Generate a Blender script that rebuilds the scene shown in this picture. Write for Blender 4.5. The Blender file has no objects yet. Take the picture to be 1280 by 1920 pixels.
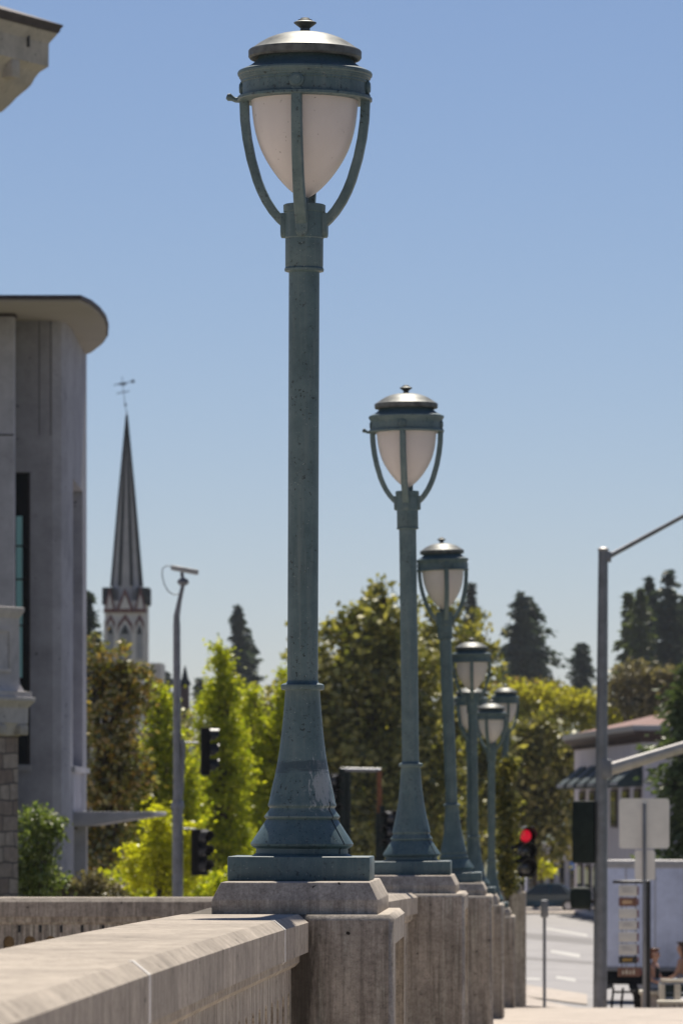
import bpy, bmesh, math, random
import numpy as np
from mathutils import Vector, Matrix
R = math.radians
random.seed(7); rng = np.random.default_rng(7)
S = bpy.context.scene
COL = S.collection

# ------------------------------------------------------------------ camera
EYE = 1.6; HX, HY, F = 1034.0, 1520.0, 10000.0          # main point of the level shift lens in the 1280x1920 photograph
cam_d = bpy.data.cameras.new('camera'); cam = bpy.data.objects.new('camera', cam_d); COL.objects.link(cam)
cam.location = (0, 0, EYE); cam.rotation_euler = (R(90), 0, 0)
cam_d.sensor_width = 36; cam_d.lens = F*36/1920
cam_d.shift_x = (640-HX)/1920; cam_d.shift_y = (HY-960)/1920
cam_d.clip_start = .5; cam_d.clip_end = 9000
cam_d.dof.use_dof = True; cam_d.dof.focus_distance = 22.0; cam_d.dof.aperture_fstop = 10.5
S.camera = cam
# ------------------------------------------------------------------ world, sun, exposure
SUN_EL, SUN_AZ = 56.5, 1.0
W = bpy.data.worlds.new('World'); S.world = W; W.use_nodes = True
nt = W.node_tree; bg = nt.nodes['Background']
sky = nt.nodes.new('ShaderNodeTexSky'); sky.sky_type = 'NISHITA'; sky.sun_disc = False
sky.sun_elevation = R(SUN_EL); sky.sun_rotation = R(SUN_AZ)
sky.altitude = 1200; sky.air_density = 1.0; sky.dust_density = .2; sky.ozone_density = 7.0
tint = nt.nodes.new('ShaderNodeMix'); tint.data_type = 'RGBA'; tint.blend_type = 'MULTIPLY'; tint.inputs[0].default_value = 1; tint.inputs[7].default_value = (1.17, 1.0, .99, 1)
nt.links.new(sky.outputs[0], tint.inputs[6]); nt.links.new(tint.outputs[2], bg.inputs[0]); bg.inputs[1].default_value = .055
sl = bpy.data.lights.new('sun', 'SUN'); sl.energy = 4.9; sl.angle = R(.53); sl.color = (1, .93, .82)
so = bpy.data.objects.new('sun', sl); COL.objects.link(so); so.rotation_euler = (R(-(90-SUN_EL)), 0, R(-SUN_AZ))
S.view_settings.view_transform = 'Standard'; S.view_settings.look = 'None'
S.view_settings.exposure = 0.45; S.view_settings.gamma = 1
S.render.engine = 'CYCLES'; S.cycles.use_denoising = True
S.cycles.max_bounces = 8; S.cycles.transparent_max_bounces = 8; S.cycles.sample_clamp_indirect = 6
S.cycles.volume_bounces = 0

# ------------------------------------------------------------------ helpers
def P(px, py, d): return Vector(((px-HX)*d/F, d, EYE-(py-HY)*d/F))
def lerp(a, b, t): return a+(b-a)*t
LAMP_D = [22.3+17.52*i for i in range(5)]
def gz(d):                                              # ground level along the hump of the bridge and the street beyond
    if d <= 92.4:
        i = (d-22.3)/17.52
        return 1.31-.1345*i-.0535*i*i-1.73
    pts = [(92.4, gz(92.4)), (100, -2.2), (106, -2.42), (125, -2.9), (160, -3.25), (300, -3.6), (9000, -3.6)]
    for (a, za), (b, zb) in zip(pts, pts[1:]):
        if d <= b: return lerp(za, zb, (d-a)/(b-a))
    return -3.6

def nodes(m): m.use_nodes = True; return m.node_tree, m.node_tree.nodes['Principled BSDF']
def vcoord(t, scale=(1, 1, 1), use_random=True):
    tc = t.nodes.new('ShaderNodeTexCoord'); mp = t.nodes.new('ShaderNodeMapping'); mp.inputs['Scale'].default_value = scale
    t.links.new(tc.outputs['Object'], mp.inputs['Vector'])
    if use_random:
        oi = t.nodes.new('ShaderNodeObjectInfo'); ml = t.nodes.new('ShaderNodeMath'); ml.operation = 'MULTIPLY'; ml.inputs[1].default_value = 37
        t.links.new(oi.outputs['Random'], ml.inputs[0]); t.links.new(ml.outputs[0], mp.inputs['Location'])
    return mp.outputs['Vector']
def noise(t, vec, scale, detail=4, rough=.6):
    n = t.nodes.new('ShaderNodeTexNoise'); n.inputs['Scale'].default_value = scale; n.inputs['Detail'].default_value = detail
    n.inputs['Roughness'].default_value = rough; t.links.new(vec, n.inputs['Vector']); return n.outputs['Fac']
def ramp(t, fac, stops):
    r = t.nodes.new('ShaderNodeValToRGB'); el = r.color_ramp.elements
    while len(el) < len(stops): el.new(.5)
    for e, (p, c) in zip(el, stops):
        e.position = p; e.color = (*c, 1) if len(c) == 3 else c
    t.links.new(fac, r.inputs[0]); return r.outputs[0]
def mixc(t, fac, a, b, mode='MIX'):
    m = t.nodes.new('ShaderNodeMix'); m.data_type = 'RGBA'; m.blend_type = mode
    if isinstance(fac, float): m.inputs[0].default_value = fac
    else: t.links.new(fac, m.inputs[0])
    for k, v in ((6, a), (7, b)):
        if isinstance(v, tuple): m.inputs[k].default_value = (*v, 1)
        else: t.links.new(v, m.inputs[k])
    return m.outputs[2]
def bump(t, b, fac, strength=.3, dist=.01):
    n = t.nodes.new('ShaderNodeBump'); n.inputs['Strength'].default_value = strength; n.inputs['Distance'].default_value = dist
    t.links.new(fac, n.inputs['Height']); t.links.new(n.outputs[0], b.inputs['Normal'])
def plain(name, col, rough=.6, metal=0., var=.25, scale=6., spec=.5):
    m = bpy.data.materials.new(name); t, b = nodes(m)
    b.inputs['Roughness'].default_value = rough; b.inputs['Metallic'].default_value = metal
    b.inputs['Specular IOR Level'].default_value = spec
    f = noise(t, vcoord(t), scale, 5)
    lo = tuple(c*(1-var) for c in col); hi = tuple(min(1, c*(1+var)) for c in col)
    t.links.new(ramp(t, f, [(.3, lo), (.7, hi)]), b.inputs['Base Color'])
    return m
def concrete(name, col, streak=.5, scale=1., dark=(.10, .085, .068), stain=False, grain=.75):
    m = bpy.data.materials.new(name); t, b = nodes(m); b.inputs['Roughness'].default_value = .9
    b.inputs['Specular IOR Level'].default_value = .25
    v = vcoord(t)
    base = ramp(t, noise(t, v, 2.6*scale, 9, .75), [(.3, tuple(c*.70 for c in col)), (.5, col), (.7, tuple(c*1.25 for c in col))])
    st = ramp(t, noise(t, vcoord(t, (20*scale, 20*scale, .7*scale)), 1.3, 6, .7), [(.47, (0, 0, 0)), (.60, (streak,)*3)])
    gn = t.nodes.new('ShaderNodeNewGeometry'); sn = t.nodes.new('ShaderNodeSeparateXYZ'); t.links.new(gn.outputs['Normal'], sn.inputs[0])
    up = t.nodes.new('ShaderNodeMapRange'); up.inputs[1].default_value = .25; up.inputs[2].default_value = .75; up.inputs[3].default_value = 1; up.inputs[4].default_value = .12; t.links.new(sn.outputs['Z'], up.inputs[0])
    st = mixc(t, 1.0, st, up.outputs[0], 'MULTIPLY')
    c = mixc(t, st, base, dark)
    pale = ramp(t, noise(t, vcoord(t, (30*scale, 30*scale, 1.4*scale)), 1.1, 5, .65), [(.53, (0, 0, 0)), (.64, (.8*streak,)*3)])
    pale = mixc(t, 1.0, pale, up.outputs[0], 'MULTIPLY')
    c = mixc(t, pale, c, tuple(min(.75, q*1.7) for q in col))
    big = ramp(t, noise(t, v, 1.1*scale, 5, .65), [(.48, (0, 0, 0)), (.72, (.6*min(1, streak*2+.1),)*3)])
    c = mixc(t, big, c, tuple(q*.45 for q in col))
    fine = noise(t, v, 60*scale, 6, .75)
    c = mixc(t, grain, c, ramp(t, fine, [(.30, (.35,)*3), (.42, (.78,)*3), (.55, (1.0,)*3), (.70, (1.22,)*3)]), 'MULTIPLY')
    mott = ramp(t, noise(t, v, 13*scale, 5, .7), [(.36, (.62,)*3), (.5, (.98,)*3), (.66, (1.2,)*3)])
    c = mixc(t, grain*.75, c, mott, 'MULTIPLY')
    pit = ramp(t, noise(t, v, 26*scale, 1, .3), [(.215, (.12,)*3), (.235, (1,)*3)])
    c = mixc(t, 1.0, c, pit, 'MULTIPLY')
    if stain:                                           # black algae where the wall runs into the pier
        tc = t.nodes.new('ShaderNodeTexCoord'); sx = t.nodes.new('ShaderNodeSeparateXYZ'); t.links.new(tc.outputs['Object'], sx.inputs[0])
        mr = t.nodes.new('ShaderNodeMapRange'); mr.inputs[1].default_value = .05; mr.inputs[2].default_value = .19; mr.inputs[3].default_value = .5; mr.inputs[4].default_value = 0
        t.links.new(sx.outputs['X'], mr.inputs[0])
        ad = t.nodes.new('ShaderNodeMath'); ad.operation = 'ADD'; t.links.new(mr.outputs[0], ad.inputs[0]); t.links.new(noise(t, vcoord(t, (14, 14, 2.2)), 1.2, 7, .75), ad.inputs[1])
        c = mixc(t, ramp(t, ad.outputs[0], [(.66, (0, 0, 0)), (1.0, (.85,)*3)]), c, (.045, .038, .03))
    t.links.new(c, b.inputs['Base Color']); bump(t, b, fine, .45, .006)
    return m
def lamp_paint(name, patch=False):
    m = bpy.data.materials.new(name); t, b = nodes(m)
    v = vcoord(t)
    c = ramp(t, noise(t, v, 5, 8, .7), [(.3, (.050, .086, .092)), (.5, (.080, .128, .134)), (.72, (.128, .180, .181))])
    spk = ramp(t, noise(t, v, 62, 3, .6), [(.34, (.22,)*3), (.42, (1,)*3)])
    msk = ramp(t, noise(t, v, 5.5, 4, .7), [(.44, (0, 0, 0)), (.58, (1, 1, 1))])
    c = mixc(t, msk, c, mixc(t, 1.0, c, spk, 'MULTIPLY'))
    streak = ramp(t, noise(t, vcoord(t, (34, 34, 1.8)), 1.2, 5, .7), [(.50, (0, 0, 0)), (.75, (.5,)*3)])
    c = mixc(t, streak, c, (.175, .21, .20))
    grime = ramp(t, noise(t, v, 2.6, 6, .7), [(.55, (0, 0, 0)), (.75, (.55,)*3)])
    c = mixc(t, grime, c, (.055, .075, .08))
    dust = ramp(t, noise(t, v, 120, 2), [(.69, (0, 0, 0)), (.74, (.7,)*3)])
    c = mixc(t, dust, c, (.38, .40, .38))
    if patch:                                           # flaked pale paint low on the bell of the nearest lamp
        tc = t.nodes.new('ShaderNodeTexCoord'); vm = t.nodes.new('ShaderNodeVectorMath'); vm.operation = 'SUBTRACT'
        vm.inputs[1].default_value = (.085, -.075, .395); t.links.new(tc.outputs['Object'], vm.inputs[0])
        mp = t.nodes.new('ShaderNodeMapping'); mp.inputs['Scale'].default_value = (16, 9, 8.5); t.links.new(vm.outputs[0], mp.inputs[0])
        ln = t.nodes.new('ShaderNodeVectorMath'); ln.operation = 'LENGTH'; t.links.new(mp.outputs[0], ln.inputs[0])
        inv = t.nodes.new('ShaderNodeMath'); inv.operation = 'SUBTRACT'; inv.inputs[0].default_value = 1.25; t.links.new(ln.outputs['Value'], inv.inputs[1])
        nz = noise(t, vcoord(t, (70, 70, 14), False), 1.0, 5, .7)
        ad = t.nodes.new('ShaderNodeMath'); ad.operation = 'MULTIPLY_ADD'; ad.inputs[1].default_value = .26
        t.links.new(inv.outputs[0], ad.inputs[0]); t.links.new(nz, ad.inputs[2])
        c = mixc(t, ramp(t, ad.outputs[0], [(.60, (0, 0, 0)), (.68, (.72,)*3)]), c, (.34, .36, .36))
        sx = t.nodes.new('ShaderNodeSeparateXYZ'); t.links.new(tc.outputs['Object'], sx.inputs[0])
        mr = t.nodes.new('ShaderNodeMapRange'); mr.inputs[1].default_value = .07; mr.inputs[2].default_value = 0; mr.inputs[3].default_value = 0; mr.inputs[4].default_value = .55
        df = t.nodes.new('ShaderNodeMath'); df.operation = 'SUBTRACT'; df.inputs[1].default_value = .475; t.links.new(sx.outputs['Z'], df.inputs[0])
        ab = t.nodes.new('ShaderNodeMath'); ab.operation = 'ABSOLUTE'; t.links.new(df.outputs[0], ab.inputs[0]); t.links.new(ab.outputs[0], mr.inputs[0])
        bn = t.nodes.new('ShaderNodeMath'); bn.operation = 'ADD'; t.links.new(mr.outputs[0], bn.inputs[0]); t.links.new(noise(t, vcoord(t, (7, 7, 60), False), 1, 4, .7), bn.inputs[1])
        c = mixc(t, ramp(t, bn.outputs[0], [(.80, (0, 0, 0)), (.92, (.75,)*3)]), c, (.035, .055, .068))
    t.links.new(c, b.inputs['Base Color'])
    b.inputs['Roughness'].default_value = .48; b.inputs['Specular IOR Level'].default_value = .45
    bump(t, b, noise(t, v, 90, 4), .12, .003)
    return m
def leafmat(name, cols, trans=.45, gloss=.06, rough=.35):
    m = bpy.data.materials.new(name); m.use_nodes = True; t = m.node_tree; t.nodes.clear()
    g = t.nodes.new('ShaderNodeNewGeometry')
    c = ramp(t, g.outputs['Random Per Island'], [(i/(len(cols)-1), k) for i, k in enumerate(cols)])
    df = t.nodes.new('ShaderNodeBsdfDiffuse'); tr = t.nodes.new('ShaderNodeBsdfTranslucent'); gl = t.nodes.new('ShaderNodeBsdfGlossy')
    gl.inputs['Roughness'].default_value = rough; gl.inputs['Color'].default_value = (.9, .9, .85, 1)
    t.links.new(c, df.inputs[0])
    br = mixc(t, 1.0, c, (1.35, 1.45, .75), 'MULTIPLY'); t.links.new(br, tr.inputs[0])
    m1 = t.nodes.new('ShaderNodeMixShader'); m1.inputs[0].default_value = trans; t.links.new(df.outputs[0], m1.inputs[1]); t.links.new(tr.outputs[0], m1.inputs[2])
    m2 = t.nodes.new('ShaderNodeMixShader'); m2.inputs[0].default_value = gloss; t.links.new(m1.outputs[0], m2.inputs[1]); t.links.new(gl.outputs[0], m2.inputs[2])
    o = t.nodes.new('ShaderNodeOutputMaterial'); t.links.new(m2.outputs[0], o.inputs[0])
    return m

class MB:
    def __init__(s): s.v = []; s.f = []
    def add(s, vs, fs):
        o = len(s.v); s.v += [tuple(q) for q in vs]; s.f += [tuple(i+o for i in q) for q in fs]; return s
    def box(s, c, size, M=None):
        x, y, z = (q/2 for q in size); c = Vector(c)
        vs = [Vector(q) for q in ((-x,-y,-z),(x,-y,-z),(x,y,-z),(-x,y,-z),(-x,-y,z),(x,-y,z),(x,y,z),(-x,y,z))]
        if M is not None: vs = [M @ q for q in vs]
        return s.add([q+c for q in vs], [(3,2,1,0),(4,5,6,7),(0,1,5,4),(1,2,6,5),(2,3,7,6),(3,0,4,7)])
    def box2(s, a, b): return s.box([(p+q)/2 for p, q in zip(a, b)], [abs(q-p) for p, q in zip(a, b)])
    def lathe(s, prof, n=48, c=(0, 0, 0)):
        vs = []; fs = []; k = len(prof)
        for j in range(n):
            a = 2*math.pi*j/n
            for r, z in prof: vs.append((c[0]+r*math.cos(a), c[1]+r*math.sin(a), c[2]+z))
        for j in range(n):
            for i in range(k-1):
                q = [j*k+i, ((j+1) % n)*k+i, ((j+1) % n)*k+i+1, j*k+i+1]
                fs.append(tuple(q))
        s.add(vs, fs)
        o = len(s.v)-len(vs)
        if prof[0][0] > 1e-5: s.f.append(tuple(o+j*k for j in range(n))[::-1])
        if prof[-1][0] > 1e-5: s.f.append(tuple(o+j*k+k-1 for j in range(n)))
        return s
    def tube(s, pts, r, n=10, cap=True):
        pts = [Vector(p) for p in pts]; rs = r if isinstance(r, (list, tuple)) else [r]*len(pts)
        up = None; vs = []; k = len(pts)
        for i, p in enumerate(pts):
            t = (pts[min(i+1, k-1)]-pts[max(i-1, 0)]).normalized()
            if up is None: up = t.orthogonal().normalized()
            up = (up-t*up.dot(t)).normalized(); sd = t.cross(up)
            for j in range(n):
                a = 2*math.pi*j/n; vs.append(p+(up*math.cos(a)+sd*math.sin(a))*rs[i])
        fs = [(i*n+j, i*n+(j+1) % n, (i+1)*n+(j+1) % n, (i+1)*n+j) for i in range(k-1) for j in range(n)]
        if cap: fs += [tuple(range(n))[::-1], tuple((k-1)*n+j for j in range(n))]
        return s.add(vs, fs)
    def sweep(s, rings, cap=True):                      # rings: equal-length closed loops of points
        n = len(rings[0]); vs = [p for r in rings for p in r]
        fs = [(i*n+j, i*n+(j+1) % n, (i+1)*n+(j+1) % n, (i+1)*n+j) for i in range(len(rings)-1) for j in range(n)]
        if cap: fs += [tuple(range(n))[::-1], tuple((len(rings)-1)*n+j for j in range(n))]
        return s.add(vs, fs)
    def prism(s, poly, z0, z1): return s.sweep([[(x, y, z0) for x, y in poly], [(x, y, z1) for x, y in poly]])
    def ball(s, c, rad, n=12, m=8):
        rx, ry, rz = rad if isinstance(rad, (tuple, list)) else (rad,)*3
        vs = []; fs = []
        for i in range(m+1):
            th = math.pi*i/m
            for j in range(n):
                a = 2*math.pi*j/n; vs.append((c[0]+rx*math.sin(th)*math.cos(a), c[1]+ry*math.sin(th)*math.sin(a), c[2]-rz*math.cos(th)))
        for i in range(m):
            for j in range(n): fs.append((i*n+j, i*n+(j+1) % n, (i+1)*n+(j+1) % n, (i+1)*n+j))
        return s.add(vs, fs)
    def build(s, name, mat, parent=None, bevel=0, smooth=30, seg=2):
        loc = Vector(parent.location) if parent else Vector((0, 0, 0))
        if parent and parent.parent: loc = loc+Vector(parent.parent.location)
        me = bpy.data.meshes.new(name)
        me.from_pydata([tuple(Vector(q)-loc) for q in s.v], [], s.f)
        bm = bmesh.new(); bm.from_mesh(me)
        bmesh.ops.remove_doubles(bm, verts=bm.verts, dist=1e-5)
        bmesh.ops.recalc_face_normals(bm, faces=bm.faces)
        if bevel:
            es = [e for e in bm.edges if len(e.link_faces) == 2 and e.calc_face_angle(0) > R(25)]
            bmesh.ops.bevel(bm, geom=es, offset=bevel, segments=seg, profile=.5, affect='EDGES', clamp_overlap=True)
        bm.to_mesh(me); bm.free()
        for p in me.polygons: p.use_smooth = True
        me.set_sharp_from_angle(angle=R(smooth))
        me.materials.append(mat)
        o = bpy.data.objects.new(name, me); COL.objects.link(o); o.parent = parent
        return o
def tag(o, label=None, cat=None, group=None, kind=None):
    if label: o['label'] = label
    if cat: o['category'] = cat
    if group: o['group'] = group
    if kind: o['kind'] = kind
    return o
def thing(name, loc, label, cat, group=None):
    o = bpy.data.objects.new(name, None); COL.objects.link(o); o.location = loc; o.empty_display_size = .1
    return tag(o, label, cat, group)
def copy_tree(o, parent=None):
    c = o.copy(); COL.objects.link(c); c.parent = parent
    for ch in list(o.children): copy_tree(ch, c)
    return c
def rect_loft(m, c, u, n, hu, hn, prof):                # stacked rectangles: prof = (offset, z)
    rings = []
    for o, z in prof:
        rings.append([Vector((c[0], c[1], 0))+u*(hu+o)*a+n*(hn+o)*b+Vector((0, 0, z)) for a, b in ((-1, -1), (1, -1), (1, 1), (-1, 1))])
    return m.sweep(rings)

# ------------------------------------------------------------------ materials
M = {}
M['paint'] = lamp_paint('lamp paint'); M['paint_patch'] = lamp_paint('lamp paint flaked', True)
M['dome'] = plain('weathered lamp roof', (.105, .112, .104), .5, .25, .5, 20, .35)
M['conc'] = concrete('parapet concrete', (.49, .425, .352), .65)
M['pier'] = concrete('pier concrete', (.49, .428, .358), .5)
M['pier_stain'] = concrete('stained pier concrete', (.49, .428, .358), .5, 1., (.10, .085, .068), True)
M['conc_top'] = concrete('parapet cap concrete', (.43, .37, .305), .45, .9)
M['plinth'] = concrete('plinth concrete', (.46, .402, .338), .35, 1.4)
M['ochre'] = concrete('ochre recess', (.33, .235, .13), .3)  # ochre for the solid core behind the arched slots
M['grout'] = plain('grout', (.78, .75, .70), .9)
M['walk'] = concrete('sidewalk concrete', (.47, .41, .355), .0, .5, grain=.4)
M['asphalt'] = plain('sunny asphalt', (.235, .222, .22), .75, 0, .18, .6)
M['mark'] = plain('worn road marking', (.40, .385, .36), .7, 0, .1, 4)
M['earth'] = plain('earth and dry grass', (.10, .10, .045), .95, 0, .4, .3)
M['water'] = plain('river water', (.02, .03, .03), .08, 0, .2, .5)
M['hill'] = plain('wooded hill', (.035, .05, .03), .95, 0, .4, .02)
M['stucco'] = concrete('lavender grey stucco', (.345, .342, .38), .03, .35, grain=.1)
M['stucco_pale'] = concrete('pale stucco', (.42, .41, .435), .03, .35, grain=.1)  # paler stucco for fin, sills, canopy, column and the stone building's wall
M['trim_cool'] = concrete('pale grey stone trim', (.52, .485, .47), .05, .6, grain=.15)
M['soffit'] = plain('beige soffit', (.36, .33, .295), .85, 0, .06, .5)
M['dark_metal'] = plain('dark metal', (.018, .018, .02), .5, .3, .3, 8)
M['roof_edge'] = plain('dark roof edge', (.055, .042, .045), .7)
M['trim'] = concrete('cream stone trim', (.48, .435, .38), .08, .6, grain=.2)
M['bark'] = plain('bark', (.06, .048, .035), .95, 0, .4, 9)
M['galv'] = plain('galvanised steel', (.205, .21, .225), .5, .45, .2, 5)
M['galv_l'] = plain('light galvanised steel', (.40, .385, .37), .55, .3, .15, 5)
M['black'] = plain('black housing', (.010, .011, .011), .5, 0, .3, 8)
M['green_blk'] = plain('dark green housing', (.017, .028, .024), .5, 0, .3, 8)
M['truck'] = concrete('grubby white truck panel', (.66, .685, .79), .02, .3, grain=.06)
M['white'] = plain('white panel', (.62, .66, .80), .5, 0, .05, 1)
M['whitewall'] = plain('white wall', (.52, .48, .50), .85, 0, .08, 1)
M['alu'] = plain('sign back aluminium', (.80, .76, .70), .5, .15, .08, 4)
M['redroof'] = plain('red brown roof', (.22, .12, .10), .85, 0, .2, 2)
M['gutter'] = plain('grey gutter', (.26, .27, .30), .5, 0, .1, 2)
M['brown'] = plain('dark brown timber', (.05, .027, .022), .7)
M['awning'] = plain('dark teal awning', (.012, .03, .035), .7)
M['cream'] = plain('cream painted board', (.60, .55, .44), .7)
M['board_w'] = plain('white sign board', (.58, .56, .53), .6, 0, .06, 3)
M['board_br'] = plain('brown sign board', (.16, .075, .05), .6)
M['board_dk'] = plain('dark sign board', (.03, .028, .025), .6)
M['tan'] = plain('tan lettering', (.50, .33, .20), .6)
M['gold'] = plain('gold lettering', (.50, .30, .05), .5)
M['skin'] = plain('skin', (.42, .235, .165), .55, 0, .1, 20)
M['hair'] = plain('auburn hair', (.12, .04, .022), .5, 0, .3, 40)
M['hair_dk'] = plain('dark hair', (.03, .014, .012), .5, 0, .3, 40)
M['blackcloth'] = plain('black cloth', (.012, .012, .014), .9)
M['denim'] = plain('blue denim', (.17, .21, .29), .9, 0, .2, 20)
M['palecloth'] = plain('pale cloth', (.55, .50, .50), .9)
M['carblue'] = plain('dark blue car paint', (.016, .040, .062), .12, 0, .05, 2, .5)
M['tyre'] = plain('tyre', (.012, .012, .012), .85)
M['rim'] = plain('wheel rim', (.4, .4, .42), .3, .8, .1, 4)
M['rust'] = plain('rusty steel', (.20, .075, .03), .85, .1, .4, 10)
def glassy(name, col, rough=.05):
    m = bpy.data.materials.new(name); t, b = nodes(m); b.inputs['Base Color'].default_value = (*col, 1)
    b.inputs['Roughness'].default_value = rough; b.inputs['Specular IOR Level'].default_value = .8; return m
M['black'] = plain('black housing', (.008, .008, .009), .75, 0, .3, 8, .15); M['green_blk'] = plain('dark green housing', (.014, .022, .019), .7, 0, .3, 8, .2); M['visor'] = plain('glossy black visor', (.012, .012, .013), .45, 0, .2, 8, .5)
M['glass'] = glassy('dark window glass', (.012, .018, .018)); M['teal'] = glassy('teal sky glass', (.40, .80, .80), .3)  # teal colour holds the bright sky showing in the window
M['lens_off'] = glassy('unlit signal lens', (.03, .03, .035), .15)
def emit(name, col, s):
    m = bpy.data.materials.new(name); t, b = nodes(m); b.inputs['Base Color'].default_value = (*col, 1)
    b.inputs['Emission Color'].default_value = (*col, 1); b.inputs['Emission Strength'].default_value = s; return m
M['red'] = emit('lit red signal lens', (.75, .01, .035), .35)
def globe_mat():
    m = bpy.data.materials.new('opal lamp globe'); m.use_nodes = True; t = m.node_tree; b = t.nodes['Principled BSDF']
    v = vcoord(t)
    c = ramp(t, noise(t, v, 3, 5), [(.3, (.74, .70, .67)), (.7, (.83, .79, .765))])
    d = ramp(t, noise(t, v, 42, 3, .6), [(.265, (.25, .22, .19)), (.32, (1, 1, 1))])
    c = mixc(t, .6, c, d, 'MULTIPLY')
    t.links.new(c, b.inputs['Base Color']); b.inputs['Roughness'].default_value = .28
    tr = t.nodes.new('ShaderNodeBsdfTranslucent'); t.links.new(c, tr.inputs[0])
    mx = t.nodes.new('ShaderNodeMixShader'); mx.inputs[0].default_value = .38
    t.links.new(b.outputs[0], mx.inputs[1]); t.links.new(tr.outputs[0], mx.inputs[2]); t.links.new(mx.outputs[0], t.nodes['Material Output'].inputs[0])
    return m
M['globe'] = globe_mat()
def masonry():
    m = bpy.data.materials.new('rough stone blocks'); t, b = nodes(m); b.inputs['Roughness'].default_value = .95
    tc = t.nodes.new('ShaderNodeTexCoord'); dt = t.nodes.new('ShaderNodeVectorMath'); dt.operation = 'DOT_PRODUCT'
    dt.inputs[1].default_value = (math.sin(R(25)), math.cos(R(25)), 0); t.links.new(tc.outputs['Object'], dt.inputs[0])
    sx = t.nodes.new('ShaderNodeSeparateXYZ'); t.links.new(tc.outputs['Object'], sx.inputs[0])
    cb = t.nodes.new('ShaderNodeCombineXYZ'); t.links.new(dt.outputs['Value'], cb.inputs[0]); t.links.new(sx.outputs['Z'], cb.inputs[1])
    wob = t.nodes.new('ShaderNodeTexNoise'); wob.inputs['Scale'].default_value = 2.2; t.links.new(cb.outputs[0], wob.inputs['Vector'])
    mv = t.nodes.new('ShaderNodeVectorMath'); mv.operation = 'MULTIPLY_ADD'; mv.inputs[1].default_value = (.14, .10, 0)
    t.links.new(wob.outputs['Color'], mv.inputs[0]); t.links.new(cb.outputs[0], mv.inputs[2])
    br = t.nodes.new('ShaderNodeTexBrick'); t.links.new(mv.outputs[0], br.inputs['Vector'])
    br.inputs['Scale'].default_value = 1; br.inputs['Brick Width'].default_value = .46; br.inputs['Row Height'].default_value = .23; br.inputs['Mortar Size'].default_value = .012
    br.offset = .37; br.squash = .6; br.squash_frequency = 3
    br.inputs['Color1'].default_value = (.25, .185, .155, 1); br.inputs['Color2'].default_value = (.46, .38, .32, 1); br.inputs['Mortar'].default_value = (.10, .085, .08, 1)
    c = mixc(t, .7, br.outputs['Color'], ramp(t, noise(t, tc.outputs['Object'], 7, 5, .7), [(.3, (.55,)*3), (.7, (1.25,)*3)]), 'MULTIPLY')
    t.links.new(c, b.inputs['Base Color']); bump(t, b, noise(t, tc.outputs['Object'], 9, 5), .7, .04)
    return m
M['masonry'] = masonry()

# ------------------------------------------------------------------ ground, street, river
def sheet(name, x0, x1, ys, zf, mat, kind='structure', nx=1):
    m = MB(); n = nx+1; vs = []
    for y in ys:
        for i in range(n): vs.append((lerp(x0, x1, i/nx), y, zf(y)))
    m.add(vs, [(j*n+i, j*n+i+1, (j+1)*n+i+1, (j+1)*n+i) for j in range(len(ys)-1) for i in range(nx)])
    return tag(m.build(name, mat), kind=kind)
ys_b = list(np.arange(-12, 92.1, 4))+[92.4, 96, 100, 106]
far = [106, 112, 118, 125, 140, 160, 200, 250, 300, 420, 700, 1200, 2500, 5000]
sheet('ground', -1500, 1500, [44.4]+[y for y in ys_b if y > 45]+far[1:], lambda d: gz(d)-.16, M['earth'])
sheet('bridge_deck', -1.6, 16, [y for y in ys_b if y <= 45]+[44.4], lambda d: gz(d)-.14, M['asphalt'])
sheet('sidewalk', -1.6, 3.4, ys_b, gz, M['walk'])
MB().add([(3.4, y, gz(y)-dz) for y in ys_b for dz in (0, .15)], [(2*i, 2*i+1, 2*i+3, 2*i+2) for i in range(len(ys_b)-1)]).build('sidewalk_kerb', M['walk'])['kind'] = 'structure'
sheet('cross_street', -70, 70, [106.4, 112, 118, 125, 140, 160, 200, 250, 270], lambda d: gz(d)-.12, M['asphalt'])
sheet('far_sidewalk', -70, 70, [270.2, 300, 330], lambda d: gz(d)-.05, M['walk'])
sheet('bounce_terrace', -120, -1.66, [-40, 0, 44.2], lambda d: -1.05, M['walk'])  # unseen pale paving, added to bounce sunlight onto the far parapet
MB().box2((-1.66, -12, -7), (-1.6, 44.2, -.42)).build('bridge_side', M['conc'])['kind'] = 'structure'
MB().box2((-120, 44.2, -7), (-1.68, 44.38, -.9)).build('river_bank', M['conc'])['kind'] = 'structure'
def hill():
    m = MB(); xs = np.linspace(-260, 260, 53); vs = []
    for j, (y, k) in enumerate(((850, 0), (950, .55), (1100, 1), (1300, 1.05))):
        for x in xs: vs.append((x*(y/1000), y, lerp(-3.6, 17+3*math.sin(x*.05)+2.2*math.sin(x*.13+1), k)))
    n = len(xs); m.add(vs, [(j*n+i, j*n+i+1, (j+1)*n+i+1, (j+1)*n+i) for j in range(3) for i in range(n-1)])
    tag(m.build('hill', M['hill']), kind='structure')
hill()
def on_ground(px, py, lift=0.):                         # where a line of sight meets the street
    d = 110.0
    for _ in range(40): d = lerp(d, (EYE-gz(d)-lift)*F/(py-HY), .5)
    p = P(px, py, d); p.z = gz(d)+lift; return p
def patch(name, poly, mat, lift=-.115):
    m = MB(); m.add([on_ground(x, y, lift) for x, y in poly], [tuple(range(len(poly)))]); o = m.build(name, mat); o['kind'] = 'structure'
M['tar'] = plain('darker asphalt patch', (.15, .14, .135), .8, 0, .15, 1)
patch('road_marking', [(1022, 1739), (1100, 1752), (1100, 1756), (1022, 1742.5)], M['mark'])
patch('asphalt_patch', [(950, 1746), (1110, 1760), (1110, 1771), (950, 1757)], M['tar'], -.1155)
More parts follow.
